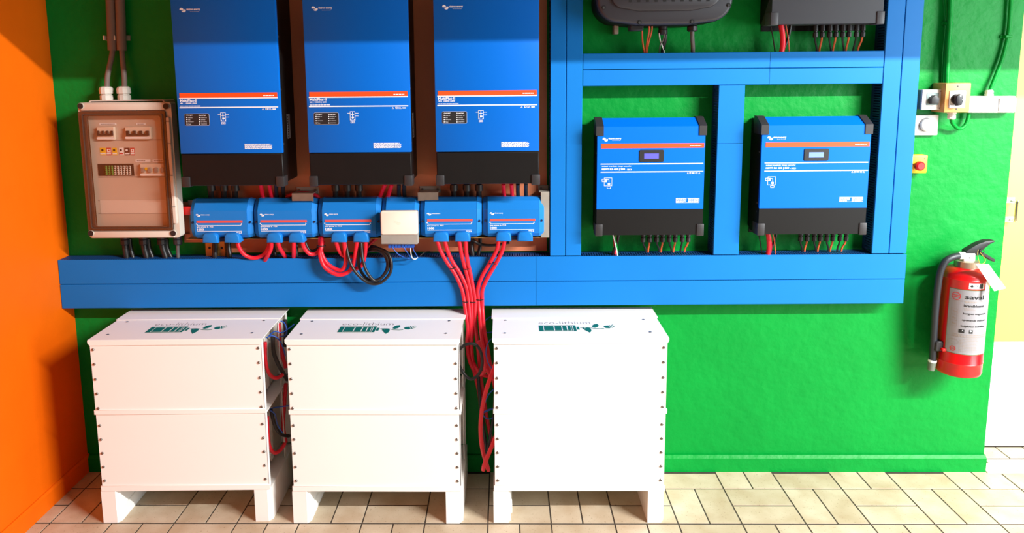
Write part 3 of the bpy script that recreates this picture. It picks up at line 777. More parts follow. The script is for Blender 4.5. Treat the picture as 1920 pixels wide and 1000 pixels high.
for x0, x1, y0, y1, tg, n, big in ((183, 217, 238, 262, 'toggle_dark', 4, 0), (236, 285, 238, 261, 'toggle_dark', 4, 1), (264, 314, 307, 330, 'toggle_grey', 4, 2)):
    br = rb(B(), x0, y0, x1, y1, -.1390, -.1250, .0015).done('breaker', 'breaker_beige', t)
    w_ = (x1 - x0) / n
    for k in range(n):
        xa = x0 + w_ * (k + .22); rb(B(), xa, y0 + 7, xa + w_ * .55, y0 + 16, -.1453, -.1390, .001).done('toggle', tg, br)
    if big < 2: rb(B(), x0 + w_ * .3, y0 + 12.5, x1 - w_ * .25, y0 + 16, -.1467, -.1446).done('toggle_bar', tg, br)
    rb(B(), x0 + 1, y1 - 4.5, x1 - 1, y1 - 1.2, -.1396, -.1390).done('print_strip', 'print_white', br, 0)
p = qq(277, 316); B().disc((p[0], -.1397, p[1]), 'y', .006, .005, 12).done('test_button', 'sticker_yellow', br)
for x0, x1, y0, y1 in ((185, 217, 231, 235.2), (254, 272, 231, 235), (253, 281, 299.6, 304), (285, 311, 299.6, 304)):
    o = rb(B(), x0, y0, x1, y1, -.1260, -.1250).done('name_strip', 'print_white', t, 0)
    (a, c), (d, e) = qq(x0 + 3, y1 - 1.3), qq(x1 - 3, y0 + 1.3); dash_lines(B(), a, d, c, e, 1, -.1261, .9, int(x0)).done('small_print', 'toggle_grey', o, 0)
for x0, x1, mt in ((186, 198, 'sticker_yellow'), (198, 208, 'sticker_red'), (209, 219, 'sticker_yellow'), (222, 231, 'print_white'), (232, 243, 'sticker_dark'), (243, 252, 'sticker_red')):
    s = rb(B(), x0, 277.5, x1, 291.5, -.1258, -.1250).done('sticker', mt, t, 0)
    if mt == 'sticker_red':
        (a, c), (d, e) = qq(x0 + 2, 286), qq(x1 - 2, 279.5)
        B().ring(rect(a, d, c, e), rect(a + .0035, d - .0035, c + .0035, e - .0035), 'y', -.1263, -.1258).done('sticker_mark', 'print_white', s, 0)
    else:
        p = qq((x0 + x1) / 2 - 1, 282); B().disc((p[0], -.1258, p[1]), 'y', .005, .0006, 8).done('sticker_mark', 'ink_black' if mt != 'sticker_dark' else 'print_white', s, 0)
    rb(B(), x0 + 1, 287.2, x1 - 1, 289.5, -.1263, -.1258).done('sticker_line', 'ink_red' if mt == 'print_white' else 'print_white', s, 0)
tbk = rb(B(), 182, 308, 251, 330, -.1264, -.1250).done('terminal_slot', 'black_plastic', t, 0)
for k in range(9):
    x0 = 197 + k * 5.5; tm = rb(B(), x0, 311, x0 + 4.6, 328, -.1320, -.1264, .0008).done('terminal', 'terminal_green' if k < 3 else 'terminal_white', tbk)
    bb = B()
    for r_ in range(4): p = qq(x0 + 2.3, 313.5 + r_ * 4); bb.disc((p[0], -.1320, p[1]), 'y', .0026, .0005, 8)
    bb.done('terminal_hole', 'toggle_dark', tm)
for y in (262.5, 332, 376, 400): rb(B(), 183, y, 312, y + .8, -.1256, -.1250).done('panel_joint', 'toggle_grey', t, 0)
rb(B(), 186, 376, 312, 400, -.1258, -.1250).done('blank_cover', 'terminal_white', t, 0)
# glands on top, black glands below
for x in (200.5, 233.5):
    p = at(x, 187, -.05); z0 = BZ1 + .008
    o = B().lathe([(.026, z0 - .001), (.026, z0 + .018), (.022, z0 + .02), (.021, z0 + .024), (.0275, z0 + .026), (.0275, z0 + .046), (.022, z0 + .054), (.014, z0 + .056)], (p.x, -.05), 10).done('cable_gland', 'gland_white', t, 25)
box_cables = []
for i, (x, xe) in enumerate(((234, 238), (269, 276), (303, 312), (333, 334))):
    p = at(x, 447, -.05); z0 = BZ0 - .006
    B().lathe([(.015, z0 - .045), (.0185, z0 - .04), (.0185, z0 - .022), (.016, z0 - .02), (.019, z0 - .018), (.019, z0 + .001)], (p.x, -.05), 10).done('cable_gland', 'black_plastic' if i < 3 else 'rubber', t, 25)
    cable('supply_cable', 'black' if i < 3 else 'grey', [(x, 455, -.05), (x + .3 * (xe - x), 468, -.05), (x + .8 * (xe - x), 482, -.05), (xe, 496, -.05)], .0125 if i < 3 else .0075, ('thick black cable under the breaker box, %s from the left' % ORD[i]) if i < 3 else 'thin grey cable under the right corner of the breaker box', 'cables under the breaker box')
    if i < 3: cable('supply_cable', 'black', [(x + 9, 448, -.035), (x + 11, 468, -.035), (x + 15 + (xe - x), 494, -.04)], .010, 'black cable behind the %s gland under the breaker box' % ORD[i], 'cables under the breaker box')
# conduits and cables above
for i, (xt, xb, xg) in enumerate(((206, 211, 200.5), (224, 228.5, 233.5))):
    A, C = at(xt, -30, -.03), at(xb, 95, -.03)
    b = B(); b.tube([A, C], .0186, 16, cap=False); b.tube([A, C], .0160, 16, cap=False)
    tag(b.done('conduit_pipe', 'conduit_grey'), 'grey plastic conduit above the breaker box, %s of two' % ('left', 'right')[i], 'conduit', 'grey conduits above the breaker box')
    g = at(xg, 187, -.05)
    cable('supply_cable', 'conduit_grey', [(xt + .6 * (xb - xt), 60, -.03), (xb, 92, -.031), (xb + .28 * (xg - xb), 112, -.036), (xb + .85 * (xg - xb), 140, -.048), (xg, 164, -.05), (xg, 176, -.05)], .0108, 'grey cable bending from the %s conduit into the breaker box' % ('left', 'right')[i], 'grey cables above the breaker box')
t = thing('conduit_clip', (.2, -.02, 1.85), 'light grey clip rail holding the two conduits to the wall', 'clip')
a, c = at(198, 67, -.012), at(243.5, 76, -.012)
B().box(a.x, c.x, -.011, -.0006, c.z, a.z, .001).done('rail', 'galvanised', t)
for xc in (199.5, 214.5, 219, 234): p = at(xc, 71, -.02); B().box(p.x - .003, p.x + .003, -.042, -.011, c.z + .001, a.z - .001, .001).done('jaw', 'gland_white', t)

# ------------------------------------------------------------------ charge controllers
RY = -.146


def make_charger(X, label):
    W = .434; zb, zm, zf, zt = 1.1095, 1.2175, 1.5535, 1.585
    t = thing('charge_controller', (X + W / 2, -.07, zb), label, 'charge controller', 'charge controllers among the blue ducts')
    y1 = -.085
    B().prism([(-.004, zb + .01), (RY + .012, zb + .01), (RY + .012, zf), (y1 + .006, zt - .008), (-.004, zt - .008)], 'x', X + .003, X + W - .003).done('chassis', 'black_metal', t, 30)
    B().prism([(RY, zm), (RY, zf), (y1, zt), (y1 + .003, zt), (RY + .014, zf - .006), (RY + .014, zm)], 'x', X + .001, X + W - .001).done('front_cover', 'charger_blue', t, 20)
    B().prism([(RY + .001, zb), (RY + .001, zm - .001), (RY + .03, zm - .001), (-.03, zb + .012), (-.03, zb)], 'x', X + .001, X + W - .001).done('lower_cover', 'black_metal', t, 20)
    B().box(X + .01, X + W - .01, -.004, -.0005, zb - .02, zt - .012).done('back_plate', 'black_metal', t)
    for s in (0, 1):
        x0 = X - .004 if s == 0 else X + W - .026
        B().box(x0, x0 + .030, RY - .004, RY + .06, zb - .004, zb + .046, .003, 2).done('corner_cap', 'cap_plastic', t)
        B().prism([(RY - .004, zf - .036), (RY - .004, zf + .002), (y1 - .002, zt + .004), (y1 + .03, zt + .004), (y1 + .03, zf - .036)], 'x', x0, x0 + .030).done('corner_cap', 'cap_plastic', t, 20)
    y = RY - .0003
    def q(px, py): v = at(px, py, RY); return v.x - 2.1866 + X, v.z
    def R(b, x0, z0, x1, z1):
        a, c = q(x0, z0); d, e = q(x1, z1); b.box(a, d, y - .0008, y, min(c, e), max(c, e)); return b
    R(B(), 1127, 269.8, 1320, 277).done('stripe', 'stripe_orange', t, 0)
    b = B(); R(b, 1126, 307.1, 1318.5, 307.5); R(b, 1126, 322.1, 1318.5, 322.5)
    b.done('printed_rule', 'print_white', t, 0)
    (a, c), (d, e) = q(1129.5, 265.5), q(1140, 258); swoosh(B(), a, d, c, e, y).done('logo', 'print_white', t, 0)
    (a, c), (d, e) = q(1140.5, 262.3), q(1165, 258.4); text('victron energy', a, d, c, e, y, 'print_white', t, bold=.03)
    (a, c), (d, e) = q(1148, 264), q(1164, 263); text('BLUE POWER', a, d, c, e, y, 'print_grey', t)
    (a, c), (d, e) = q(1128.5, 313.6), q(1184, 310.6); text('isolated SmartSolar charge controller', a, d, c, e, y, 'print_white', t, bold=.02)
    (a, c), (d, e) = q(1128.5, 320), q(1172, 315.6); text('MPPT RS 450 | 200', a, d, c, e, y, 'print_white', t, bold=.045)
    (a, c), (d, e) = q(1173.5, 319.6), q(1184.5, 316.4); text('- MC4', a, d, c, e, y, 'print_white', t, bold=.02)
    b = B()
    for x in (1289.5, 1311): a, c = q(x, 326); tri(b, a, c, .0075, y)
    R(b, 1292.5, 326, 1295.5, 325.2); R(b, 1292.5, 323, 1295.5, 323.8); R(b, 1292.5, 326, 1293.2, 323); R(b, 1294.8, 326, 1295.5, 323); R(b, 1297, 325.5, 1302, 323.6)
    b.done('safety_marks', 'print_white', t, 0)
    (a, c), (d, e) = q(1303.5, 326), q(1308, 323.3); text('CE', a, d, c, e, y, 'print_white', t)
    # display
    (a, c), (d, e) = q(1198.5, 304), q(1245, 280.8)
    pn = B().prism(rrect(a, d, c, e, .006), 'y', y - .003, y, bev=.001).done('display_bezel', 'black_plastic', t)
    (a, c), (d, e) = q(1207.5, 297.6), q(1235, 287.6); B().box(a, d, y - .0036, y - .003, c, e).done('display_screen', 'lcd_violet', pn, 0)
    # wiring diagram and rating plate print
    b = B()
    def fr(x0, z0, x1, z1, w_=.0013):
        (a, c), (d, e) = q(x0, z0), q(x1, z1); b.ring(rect(a, d, c, e), rect(a + w_, d - w_, c + w_, e - w_), 'y', y - .0008, y)
    fr(1132.5, 349, 1147.5, 333.5); fr(1128.5, 341, 1135, 336); R(b, 1134.5, 341.5, 1138, 336); fr(1138, 354, 1145, 350); R(b, 1141.3, 350, 1142, 337); R(b, 1139.5, 347, 1144, 343.5); R(b, 1138, 337.5, 1142, 336.8)
    b.done('wiring_diagram', 'print_white', t, 0)
    b = B(); fr(1267, 380.6, 1311, 371.4, .001); (a, c), (d, e) = q(1268, 380), q(1287, 372); dash_lines(b, a, d, c, e, 5, y, .55, 8); (a, c), (d, e) = q(1290, 380), q(1310, 372); dash_lines(b, a, d, c, e, 5, y, .55, 9)
    (a, c), (d, e) = q(1293, 273.9), q(1315, 272.5); dash_lines(b, a, d, c, e, 1, y - .001, .8, 4)
    b.done('small_print', 'print_white', t, 0)
    b = B()
    for zz in (1.445, 1.235, 1.20): b.tube([(X + .004, RY + .03, zz), (X + .001, RY + .03, zz)], .004, 8)
    b.done('screw', 'screw_steel', t)
    return t


ch = make_charger(2.1866, 'blue charge controller with lit violet display, left of the wide duct')
ch2 = copy_thing(ch, (2.8453 - 2.1866, 0, 0), 'blue charge controller with pale display, nearest the wall switches')
ch3 = copy_thing(ch, (2.8625 - 2.1866, 0, 1.9505 - 1.1095), 'dark grey bottom of a charge controller above the horizontal ducts, top right')
for p in ch3.children:                       # the top one's sheen is painted in as lighter, greyer covers
    if p.name.startswith(('lower_cover', 'corner_cap')):
        p.data = p.data.copy(); p.data.materials[0] = MATS['dark_grey_shell' if p.name.startswith('lower') else 'grey_cap']
for p in ch2.children:
    for s in p.children:
        if s.name.startswith('display_screen'):
            s.data = s.data.copy(); s.data.materials[0] = MATS['lcd_pale']

# plug connectors and solar cables under each controller
PLX = [1206, 1218, 1231, 1242, 1254, 1265, 1278, 1289]


def plug(X, z, i, dx, drop, label, red):
    t = thing('solar_cable', (X, -.06, z - .05), label, 'solar cable', 'solar cables under the charge controllers')
    b = B(); b.lathe([(.0085, z - .049), (.0102, z - .047), (.0102, z - .03), (.0075, z - .028), (.0075, z - .024), (.0108, z - .022), (.0095, z - .003), (.0075, z + .011)], (X, -.06), 8)
    b.done('plug_connector', 'black_plastic', t, 30)
    P = [(X, -.06, z - .046), (X + dx * .2, -.058, z - .046 - drop * .35), (X + dx * .8, -.052, z - .046 - drop * .8), (X + dx, -.05, z - .046 - drop * 1.25)]
    B().tube(spline(P, 4), .0038, 6).done('wire', 'cable_orange' if red else 'cable_black', t)


x0 = at(1206, 440, -.06).x - 2.1866
for org, zz, drop, wh in ((2.1866, 1.1095, .04, 'charge controller with the violet display'), (2.8453, 1.1095, .04, 'charge controller with the pale display'), (2.8625, 1.9505, .055, 'dark charge controller at the top')):
    for i in range(8):
        xo = (x0 + (PLX[i] - 1206) * .00228)
        plug(org + xo, zz, i, (.014 if i % 2 == 0 and i < 6 else -.004) if i < 7 else -.012, drop, '%s solar cable from the left under the %s' % (ORD[i], wh), i % 2 == 1)
# other leads under the controllers
CG = 'leads under the charge controllers'
for org, zz, zd, wh, red in ((2.1866, 1.112, .985, 'controller with the violet display', False), (2.8453, 1.112, .985, 'controller with the pale display', True), (2.8625, 1.953, 1.82, 'top right dark controller', True)):
    def ld(name, mt, pts, r, lb):
        o = B().tube(spline([(org + a, b_, zz + (zd - zz) * c_) for a, b_, c_ in pts], 6), r, 10).done(name, mt, smooth=80); tag(o, lb, 'cable', CG)
    if red: ld('battery_cable', 'cable_red', [(.062, -.08, 0), (.070, -.08, .3), (.074, -.075, .65), (.068, -.07, 1)], .0105, 'thick red lead under the %s' % wh)
    else: ld('battery_cable', 'cable_red', [(.088, -.04, 0), (.092, -.045, .5), (.094, -.05, 1)], .006, 'thin red lead under the %s' % wh)
    ld('battery_cable', 'cable_black', [(.108, -.06, 0), (.1, -.06, .4), (.082, -.055, .8), (.08, -.05, 1)], .0062, 'black lead under the %s' % wh)
    ld('sensor_wire', 'wire_white' if not red else 'cable_black', [(.074, -.085, 0), (.084, -.085, .3), (.096, -.08, .7), (.1, -.07, 1)] if not red else [(.028, -.06, 0), (.04, -.06, .4), (.05, -.06, .8), (.056, -.055, 1)], .0026, 'thin %s wire under the %s' % ('white' if not red else 'dark', wh))
    ld('sensor_wire', 'green_paint' if not red else 'cable_orange', [(.080, -.082, 0), (.09, -.082, .3), (.1, -.076, .7), (.104, -.066, 1)], .0022, 'thin %s wire under the %s' % ('green' if not red else 'orange', wh))

# ------------------------------------------------------------------ dark rounded inverter, top
HY = -.2
hx0, hx1, hz = at(1117, 0, HY).x + .004, at(1376, 0, HY).x, at(1240, 48, HY).z
t = thing('string_inverter', ((hx0 + hx1) / 2, -.1, hz), 'dark grey inverter with rounded lower corners above the horizontal ducts', 'inverter')
def shell(i):
    r = .085 - i * .6
    pts = [(hx1 - i, 2.32), (hx0 + i, 2.32)]
    for k in range(9): a = PI + k * PI / 16; pts.append((hx0 + i + r + r * math.cos(a), hz + i + .012 + r + r * math.sin(a)))
    mid = (hx0 + hx1) / 2
    pts += [(mid - .1, hz + i + .002), (mid + .1, hz + i + .002)]
    for k in range(9): a = 1.5 * PI + k * PI / 16; pts.append((hx1 - i - r + r * math.cos(a), hz + i + .012 + r + r * math.sin(a)))
    return pts
B().prism(shell(.0), 'y', HY + .03, -.02, bev=.006, seg=2).done('back_shell', 'black_metal', t, 35)
B().prism(shell(.002), 'y', HY, HY + .05, bev=.012, seg=3).done('front_shell', 'dark_grey_shell', t, 35)
B().prism(shell(.052), 'y', HY - .012, HY + .001, bev=.010, seg=2).done('raised_panel', 'dark_grey_shell', t, 35)
for x, y in ((1132, 14), (1199, 42), (1297.5, 40.5), (1366, 9.5)):
    p = at(x, y, HY - .001); o = B().disc((p.x, HY + .001, p.z), 'y', .0085, .002, 14).done('screw_well', 'black_plastic', t); B().disc((p.x, HY - .001, p.z - .001), 'y', .005, .0025, 10).done('screw_head', 'chrome', o)
b = B()
for k in range(10): x = hx0 + .12 + k * .033; b.box(x, x + .012, HY - .0128, HY - .011, 2.035, 2.05)
b.done('vent_slot', 'black_plastic', t)
p = at(1153, 55, -.03); B().box(p.x - .006, p.x + .012, -.05, -.0005, p.z - .02, p.z + .05, .002).done('mounting_tab', 'galvanised', t)
for x0, x1, y1, nm in ((1180, 1205, 58, 'plug_socket'),):
    a, c = at(x0, 46, -.13), at(x1, y1, -.13); B().box(a.x, c.x, -.15, -.09, c.z, a.z + .02, .004).done(nm, 'black_plastic', t)
for x, y1, r in ((1243, 64, .019), (1298, 57.5, .021)):
    p = at(x, 48, -.1); z1 = at(x, y1, -.1).z
    B().lathe([(r * .7, z1 - .004), (r, z1), (r, z1 + .016), (r * .8, z1 + .018), (r * .95, z1 + .02), (r * .95, p.z + .03)], (p.x, -.1), 12).done('cable_gland', 'black_plastic', t, 30)
for i, (xa, xb, xc) in enumerate(((1204, 1205, 1209), (1217, 1213, 1210), (1222, 1216, 1212))):
    cable('solar_cable', 'orange', [(xa, 44, -.13), (xa, 58, -.12), (xb, 80, -.08), (xc, 104, -.05)], .0032, 'thin orange cable under the dark rounded inverter, %s of three from the left' % ORD[i], 'orange cables under the dark rounded inverter', 6)
cable('supply_cable', 'grey', [(1298, 52, -.1), (1298, 70, -.09), (1299, 86, -.07), (1299, 106, -.05)], .0085, 'grey cable from the right gland of the dark rounded inverter')
cable('supply_cable', 'black', [(1248, 60, -.1), (1247, 75, -.09), (1243, 92, -.06), (1241, 106, -.05)], .0075, 'black cable from the middle gland of the dark rounded inverter')
cable('sensor_wire', 'white', [(1236, 62, -.11), (1238, 76, -.10), (1243, 90, -.07), (1247, 104, -.05)], .0025, 'thin white wire crossing under the middle gland', None, 6, 5, 'wire')
cable('sensor_wire', 'cable_grey', [(1247, 62, -.12), (1243, 76, -.105), (1238, 84, -.095), (1236, 102, -.05)], .0025, 'thin grey wire crossing under the middle gland', None, 6, 5, 'wire')

# ------------------------------------------------------------------ white battery cabinets
BW, BD = .6754, .369
bTop, bSeam, bBot = .7646, .4627, .1404


def make_battery(o, rz, label):
    ox, oy = 0.9639, -.4094                      # built at the middle one, then moved
    t = thing('battery_cabinet', (ox, oy, 0), label, 'battery', 'white battery cabinets on the floor')
    X0, X1, Y0, Y1 = ox, ox + BW, oy, oy + BD
    ys = oy + .232                               # front stack / rear stack
    for z0, z1 in ((bBot + .012, bSeam - .006), (bSeam + .012, bTop - .02)):
        B().box(X0 + .006, X1 - .006, Y0 + .003, Y0 + .006, z0 - .006, z1 + .006).done('front_panel', 'battery_white', t)
        mb = B().box(X0 + .012, X1 - .055, Y0 + .012, ys - .012, z0, z1 - .01).done('battery_module', 'battery_inner', t, 0)
        B().box(X0 + .012, X1 - .055, ys + .012, Y1 - .012, z0, z1 - .01).done('battery_module', 'battery_inner', t, 0)
        B().box(X1 - .054, X1 - .05, ys - .05, ys - .014, z0 + .004, z1 - .02, .001).done('upright', 'battery_white', t, 0)
        for yy, yz in ((Y0 + .003, Y0 + .024), (ys + .002, ys + .02), (Y1 - .02, Y1 - .003)):
            B().box(X1 - .0085, X1 - .0055, yy, yz, z0 - .005, z1 + .005).done('side_flange', 'battery_white', t, 0)
        B().box(X0 + .006, X0 + .009, Y0 + .006, Y1 - .003, z0 - .005, z1 + .005).done('side_panel', 'battery_white', t, 0)
        B().box(X0 + .006, X1 - .006, Y1 - .006, Y1 - .003, z0 - .005, z1 + .005).done('back_panel', 'battery_white', t, 0)
        for dz in (.05, .2):
            b = B().box(X1 - .055, X1 - .046, Y0 + .05, Y0 + .075, z1 - dz - .03, z1 - dz, .002); b.done('terminal', 'red_plastic' if dz < .1 else 'black_plastic', mb)
    # shelves with folded lips
    for z, lip in ((bSeam, .016), (bBot, .02)):
        B().box(X0 + .001, X1 - .001, Y0 + .001, Y1, z - .0035, z + .0015).box(X0 + .001, X1 - .001, Y0 - .001, Y0 + .003, z - .0035, z + lip, .0012).done('shelf', 'battery_white', t)
    tp = B().box(X0, X1, Y0, ys, bTop - .003, bTop, 0).prism([(X0 + .0, bTop - .001), (X0 + .0, bTop - .012), (X0 + .008, bTop - .022), (X1 - .008, bTop - .022), (X1, bTop - .012), (X1, bTop - .001)], 'y', Y0 - .0015, Y0 + .002).done('top_plate', 'battery_white', t, 20)
    B().box(X0 - .006, X1 + .006, ys + .002, Y1, bTop - .001, bTop + .0028, .0006).done('rear_top_plate', 'battery_white', t, 20)
    # base rails
    for s in (0, 1):
        x0 = X0 - .001 if s == 0 else X1 - .067
        x1 = x0 + .068
        ch_ = .012
        poly = [(x0 + (ch_ if s == 0 else 0) * 0, Y0), (x1, Y0), (x1, Y1), (x0, Y1)]
        poly = [(x0, Y1), (x0, Y0 + .001), (x1 - .012, Y0 + .001), (x1, Y0 + .02), (x1, Y1)] if s == 0 else [(x0, Y1), (x0, Y0 + .001), (x1 - .016, Y0 + .001), (x1 - .002, Y0 + .022), (x1 - .002, Y1)]
        B().prism(poly, 'z', 0.0, bBot - .0045).done('base_rail', 'battery_white', t, 20)
        if s == 0: B().box(x1, x1 + .006, Y0 + .04, Y1, .02, .06).done('rail_flange', 'battery_white', t, 0)
    # screws
    b = B()
    for zz in (.7255, .6665, .605, .5455, .485, .4135, .3555, .2975, .2395, .1815):
        for xx in (X0 + .0175, X1 - .0185): o_ = B().disc((xx, Y0 + .0028, zz), 'y', .0054, .004, 10, bev=.0015).done('screw', 'screw_steel', t)
    b.bm.free()
    for px, py in ((565, 627), (585, 603), (591, 596.5), (836, 625.5), (842, 602), (844.5, 596)):
        p = atz(px, py, bTop); o_ = B().disc((p.x, p.y, bTop - .0006), 'z', .0055, .0022, 10).done('screw', 'screw_steel', t)
    # printed mark on the lid
    def q(px, py): v = atz(px, py, bTop); return v.x, v.y
    zp = bTop + .0002
    xa, ya = q(632, 623.5); xb, yb = q(701.5, 623.5); yb = q(706, 612.6)[1]
    y0, y1 = ya, yb; lg = B()
    x0, x1 = xa, xb
    x0 = xa; H = y1 - y0
    def LB(u0, u1, v0, v1): lg.box(x0 + u0 * (x1 - x0), x0 + u1 * (x1 - x0), y0 + v0 * H, y0 + v1 * H, zp, zp + .0005)
    LB(0, .12, 0, 1); LB(.12, .95, 0, .07); LB(.12, .95, .93, 1)
    for u0, u1 in ((.14, .40), (.43, .61), (.64, .75), (.78, .86), (.88, .905)): LB(u0, u1, .12, .88)
    LB(.93, 1.0, 0, 1); LB(1.02, 1.09, .25, .75)
    def XY(u, v): return (x0 + u * (x1 - x0), y0 + v * H)
    def leaf(cu, cv, L, Wd, ang):
        P = []
        for k in range(16):
            a = 2 * PI * k / 16; u = math.cos(a) * L; v = math.sin(a) * Wd * (1 - .35 * math.cos(a)); P.append((XY(cu, cv)[0] + u * math.cos(ang) - v * math.sin(ang), XY(cu, cv)[1] + u * math.sin(ang) + v * math.cos(ang)))
        lg.prism(P, 'z', zp + .0005, zp)
    for poly in (((716.5, 616.6), (720.5, 618.2), (724, 617.4), (729, 617.2), (731, 619), (729, 623), (723.5, 626.4), (719, 622.5), (716.5, 619.5)),
                 ((736, 616), (739, 612.6), (744, 610.6), (750, 610.0), (750.4, 613), (746, 615.8), (740, 617.2)),
                 ((757.4, 615.4), (760.5, 613.4), (767, 612.9), (770, 616.6), (766, 618.2), (760, 617.8)),
                 ((768.6, 612.4), (770.6, 612.2), (774, 616.6), (771.8, 617)),
                 ((772.4, 613.2), (778, 610.9), (778.6, 611.4), (773, 613.8)), ((774.2, 615.4), (780.2, 613.0), (780.8, 613.6), (774.8, 616)),
                 ((712.5, 616.9), (720, 616.1), (728.5, 616.5), (738, 618.4), (748, 618.8), (756, 618.2), (756, 618.8), (748, 619.5), (738, 619.1), (728.5, 617.3), (720, 616.9), (712.5, 617.7))):
        lg.prism([q(*v) for v in poly], 'z', zp + .0005, zp)
    lg.done('printed_logo', 'logo_green', tp, 0)
    me = text_uv('eco-lithium', -.012)
    (ta, tb), (tc, td) = q(641, 610.4), q(739.5, 605.0)
    for v in me.vertices: v.co = Vector((ta + v.co.x * (tc - ta), tb + v.co.y * (td - tb), zp))
    link('lettering', me, 'logo_grey', tp, 0)
    return t


b2 = make_battery(None, 0, 'white battery cabinet in the middle of the three')
b1 = copy_thing(b2, (.1987 - .9639, -.4098 + .4094, 0), 'white battery cabinet nearest the orange wall'); b1.rotation_euler.z = math.radians(1.136)
b3 = copy_thing(b2, (1.7618 - .9639, -.4057 + .4094, 0), 'white battery cabinet farthest from the orange wall, by open floor'); b3.rotation_euler.z = math.radians(.193)
b2.rotation_euler.z = math.radians(-.114)

# cables on the open side of the left battery
GB = 'cables on the open side of the left battery'
cable('battery_cable', 'red', [(497, 642, -.335), (497, 668, -.335), (500, 690, -.325), (508, 705, -.31), (519, 709, -.29), (530, 703, -.26)], .0075, 'red cable hanging beside the upper front module of the left battery', GB)
cable('battery_cable', 'red', [(501, 782, -.335), (502, 812, -.335), (505, 836, -.325), (513, 849, -.31), (524, 846, -.29), (534, 832, -.26)], .0075, 'red cable hanging beside the lower front module of the left battery', GB)
cable('battery_cable', 'red', [(523, 606, -.15), (524, 640, -.15), (530, 668, -.15), (536, 690, -.15)], .008, 'red cable beside the upper rear module of the left battery', GB)
cable('battery_cable', 'red', [(536, 720, -.15), (533, 760, -.15), (531, 800, -.15), (536, 830, -.15)], .008, 'red cable beside the lower rear module of the left battery', GB)
cable('battery_cable', 'black', [(511, 630, -.28), (513, 660, -.28), (521, 682, -.27), (531, 700, -.25), (538, 712, -.22)], .0082, 'black cable slanting down beside the upper module of the left battery', GB)
cable('battery_cable', 'black', [(534, 600, -.14), (536, 625, -.14), (534, 650, -.14)], .009, 'short black cable at the rear top of the left battery', GB)
cable('battery_cable', 'black', [(508, 768, -.30), (512, 788, -.30), (519, 806, -.29), (530, 816, -.26), (542, 818, -.22)], .007, 'dark cable bending beside the lower module of the left battery', GB)
for i, pts in enumerate(([(526, 602, -.16), (533, 606, -.16), (537, 616, -.17), (536, 628, -.18), (524, 632, -.2)],
                         [(504, 630, -.22), (515, 622, -.21), (528, 624, -.2), (542, 616, -.19), (552, 608, -.18)],
                         [(499, 634, -.3), (510, 630, -.29), (522, 636, -.28), (530, 650, -.26), (535, 668, -.24)],
                         [(505, 768, -.3), (514, 765, -.29), (528, 763, -.28), (542, 761, -.27)],
                         [(507, 770, -.32), (516, 778, -.31), (520, 796, -.30), (530, 812, -.28)])):
    cable('sensor_wire', 'blue', pts, .0026, 'thin blue wire beside the left battery, %s from the top' % ORD[i], 'blue wires beside the left battery', 6, 6, 'wire')

# ------------------------------------------------------------------ switches at the right
def panel(x0, y0, x1, y1, Y): a, c = at(x0, y0, Y), at(x1, y1, Y); return a.x, c.x, c.z, a.z


a, c, e, f = panel(1728.5, 168, 1764.5, 206, -.065); a += .004
t = thing('rotary_switch', ((a + c) / 2, -.03, e), 'white wall box with a grey square plate and black rotary knob', 'switch')
B().box(a, c, -.065, -.05, e, f, .003, 2).done('cover', 'switch_white', t); B().box(a + .001, c - .001, -.05, -.0005, e + .001, f - .001, .002).done('box_body', 'switch_side', t)
g, h, i_, j = panel(1738, 174.5, 1759, 197, -.066); pl = B().box(g, h, -.067, -.065, i_, j, .0008).done('square_plate', 'switch_side', t)
cx, cz = (g + h) / 2, (i_ + j) / 2 - .001
kn = B().prism([(cx - .015, cz - .018), (cx + .015, cz - .018), (cx + .017, cz + .004), (cx + .007, cz + .014), (cx, cz + .017), (cx - .007, cz + .014), (cx - .017, cz + .004)], 'y', -.088, -.067, bev=.004, seg=2).done('knob', 'black_plastic', t)
b = B()
for sx in (-.012, 0, .012): b.disc((cx + sx, -.067, cz + .018 - abs(sx) * .4), 'y', .0025, .0008, 8)
b.done('position_mark', 'print_white', pl)
b = B()
for x in (a + .007, c - .007):
    for z in (e + .007, f - .007): b.disc((x, -.065, z), 'y', .0024, .0008, 8)
b.done('screw', 'screw_steel', t)

a, c, e, f = panel(1717.5, 216, 1757.5, 253.5, -.02)
t = thing('dimmer', ((a + c) / 2, -.01, e), 'square white wall plate with a round dial under the rotary switch', 'dimmer')
B().box(a, c, -.02, -.0005, e, f, .002, 2).done('plate', 'switch_white', t)
p = at(1738.5, 234.5, -.03); B().disc((p.x, -.02, p.z), 'y', .0262, .016, 28, bev=.003).done('dial', 'switch_white', t); B().ring([(p.x + .0285 * math.cos(k * PI / 14), p.z + .0285 * math.sin(k * PI / 14)) for k in range(28)], [(p.x + .0262 * math.cos(k * PI / 14), p.z + .0262 * math.sin(k * PI / 14)) for k in range(28)], 'y', -.0206, -.02).done('dial_gap', 'toggle_grey', t)

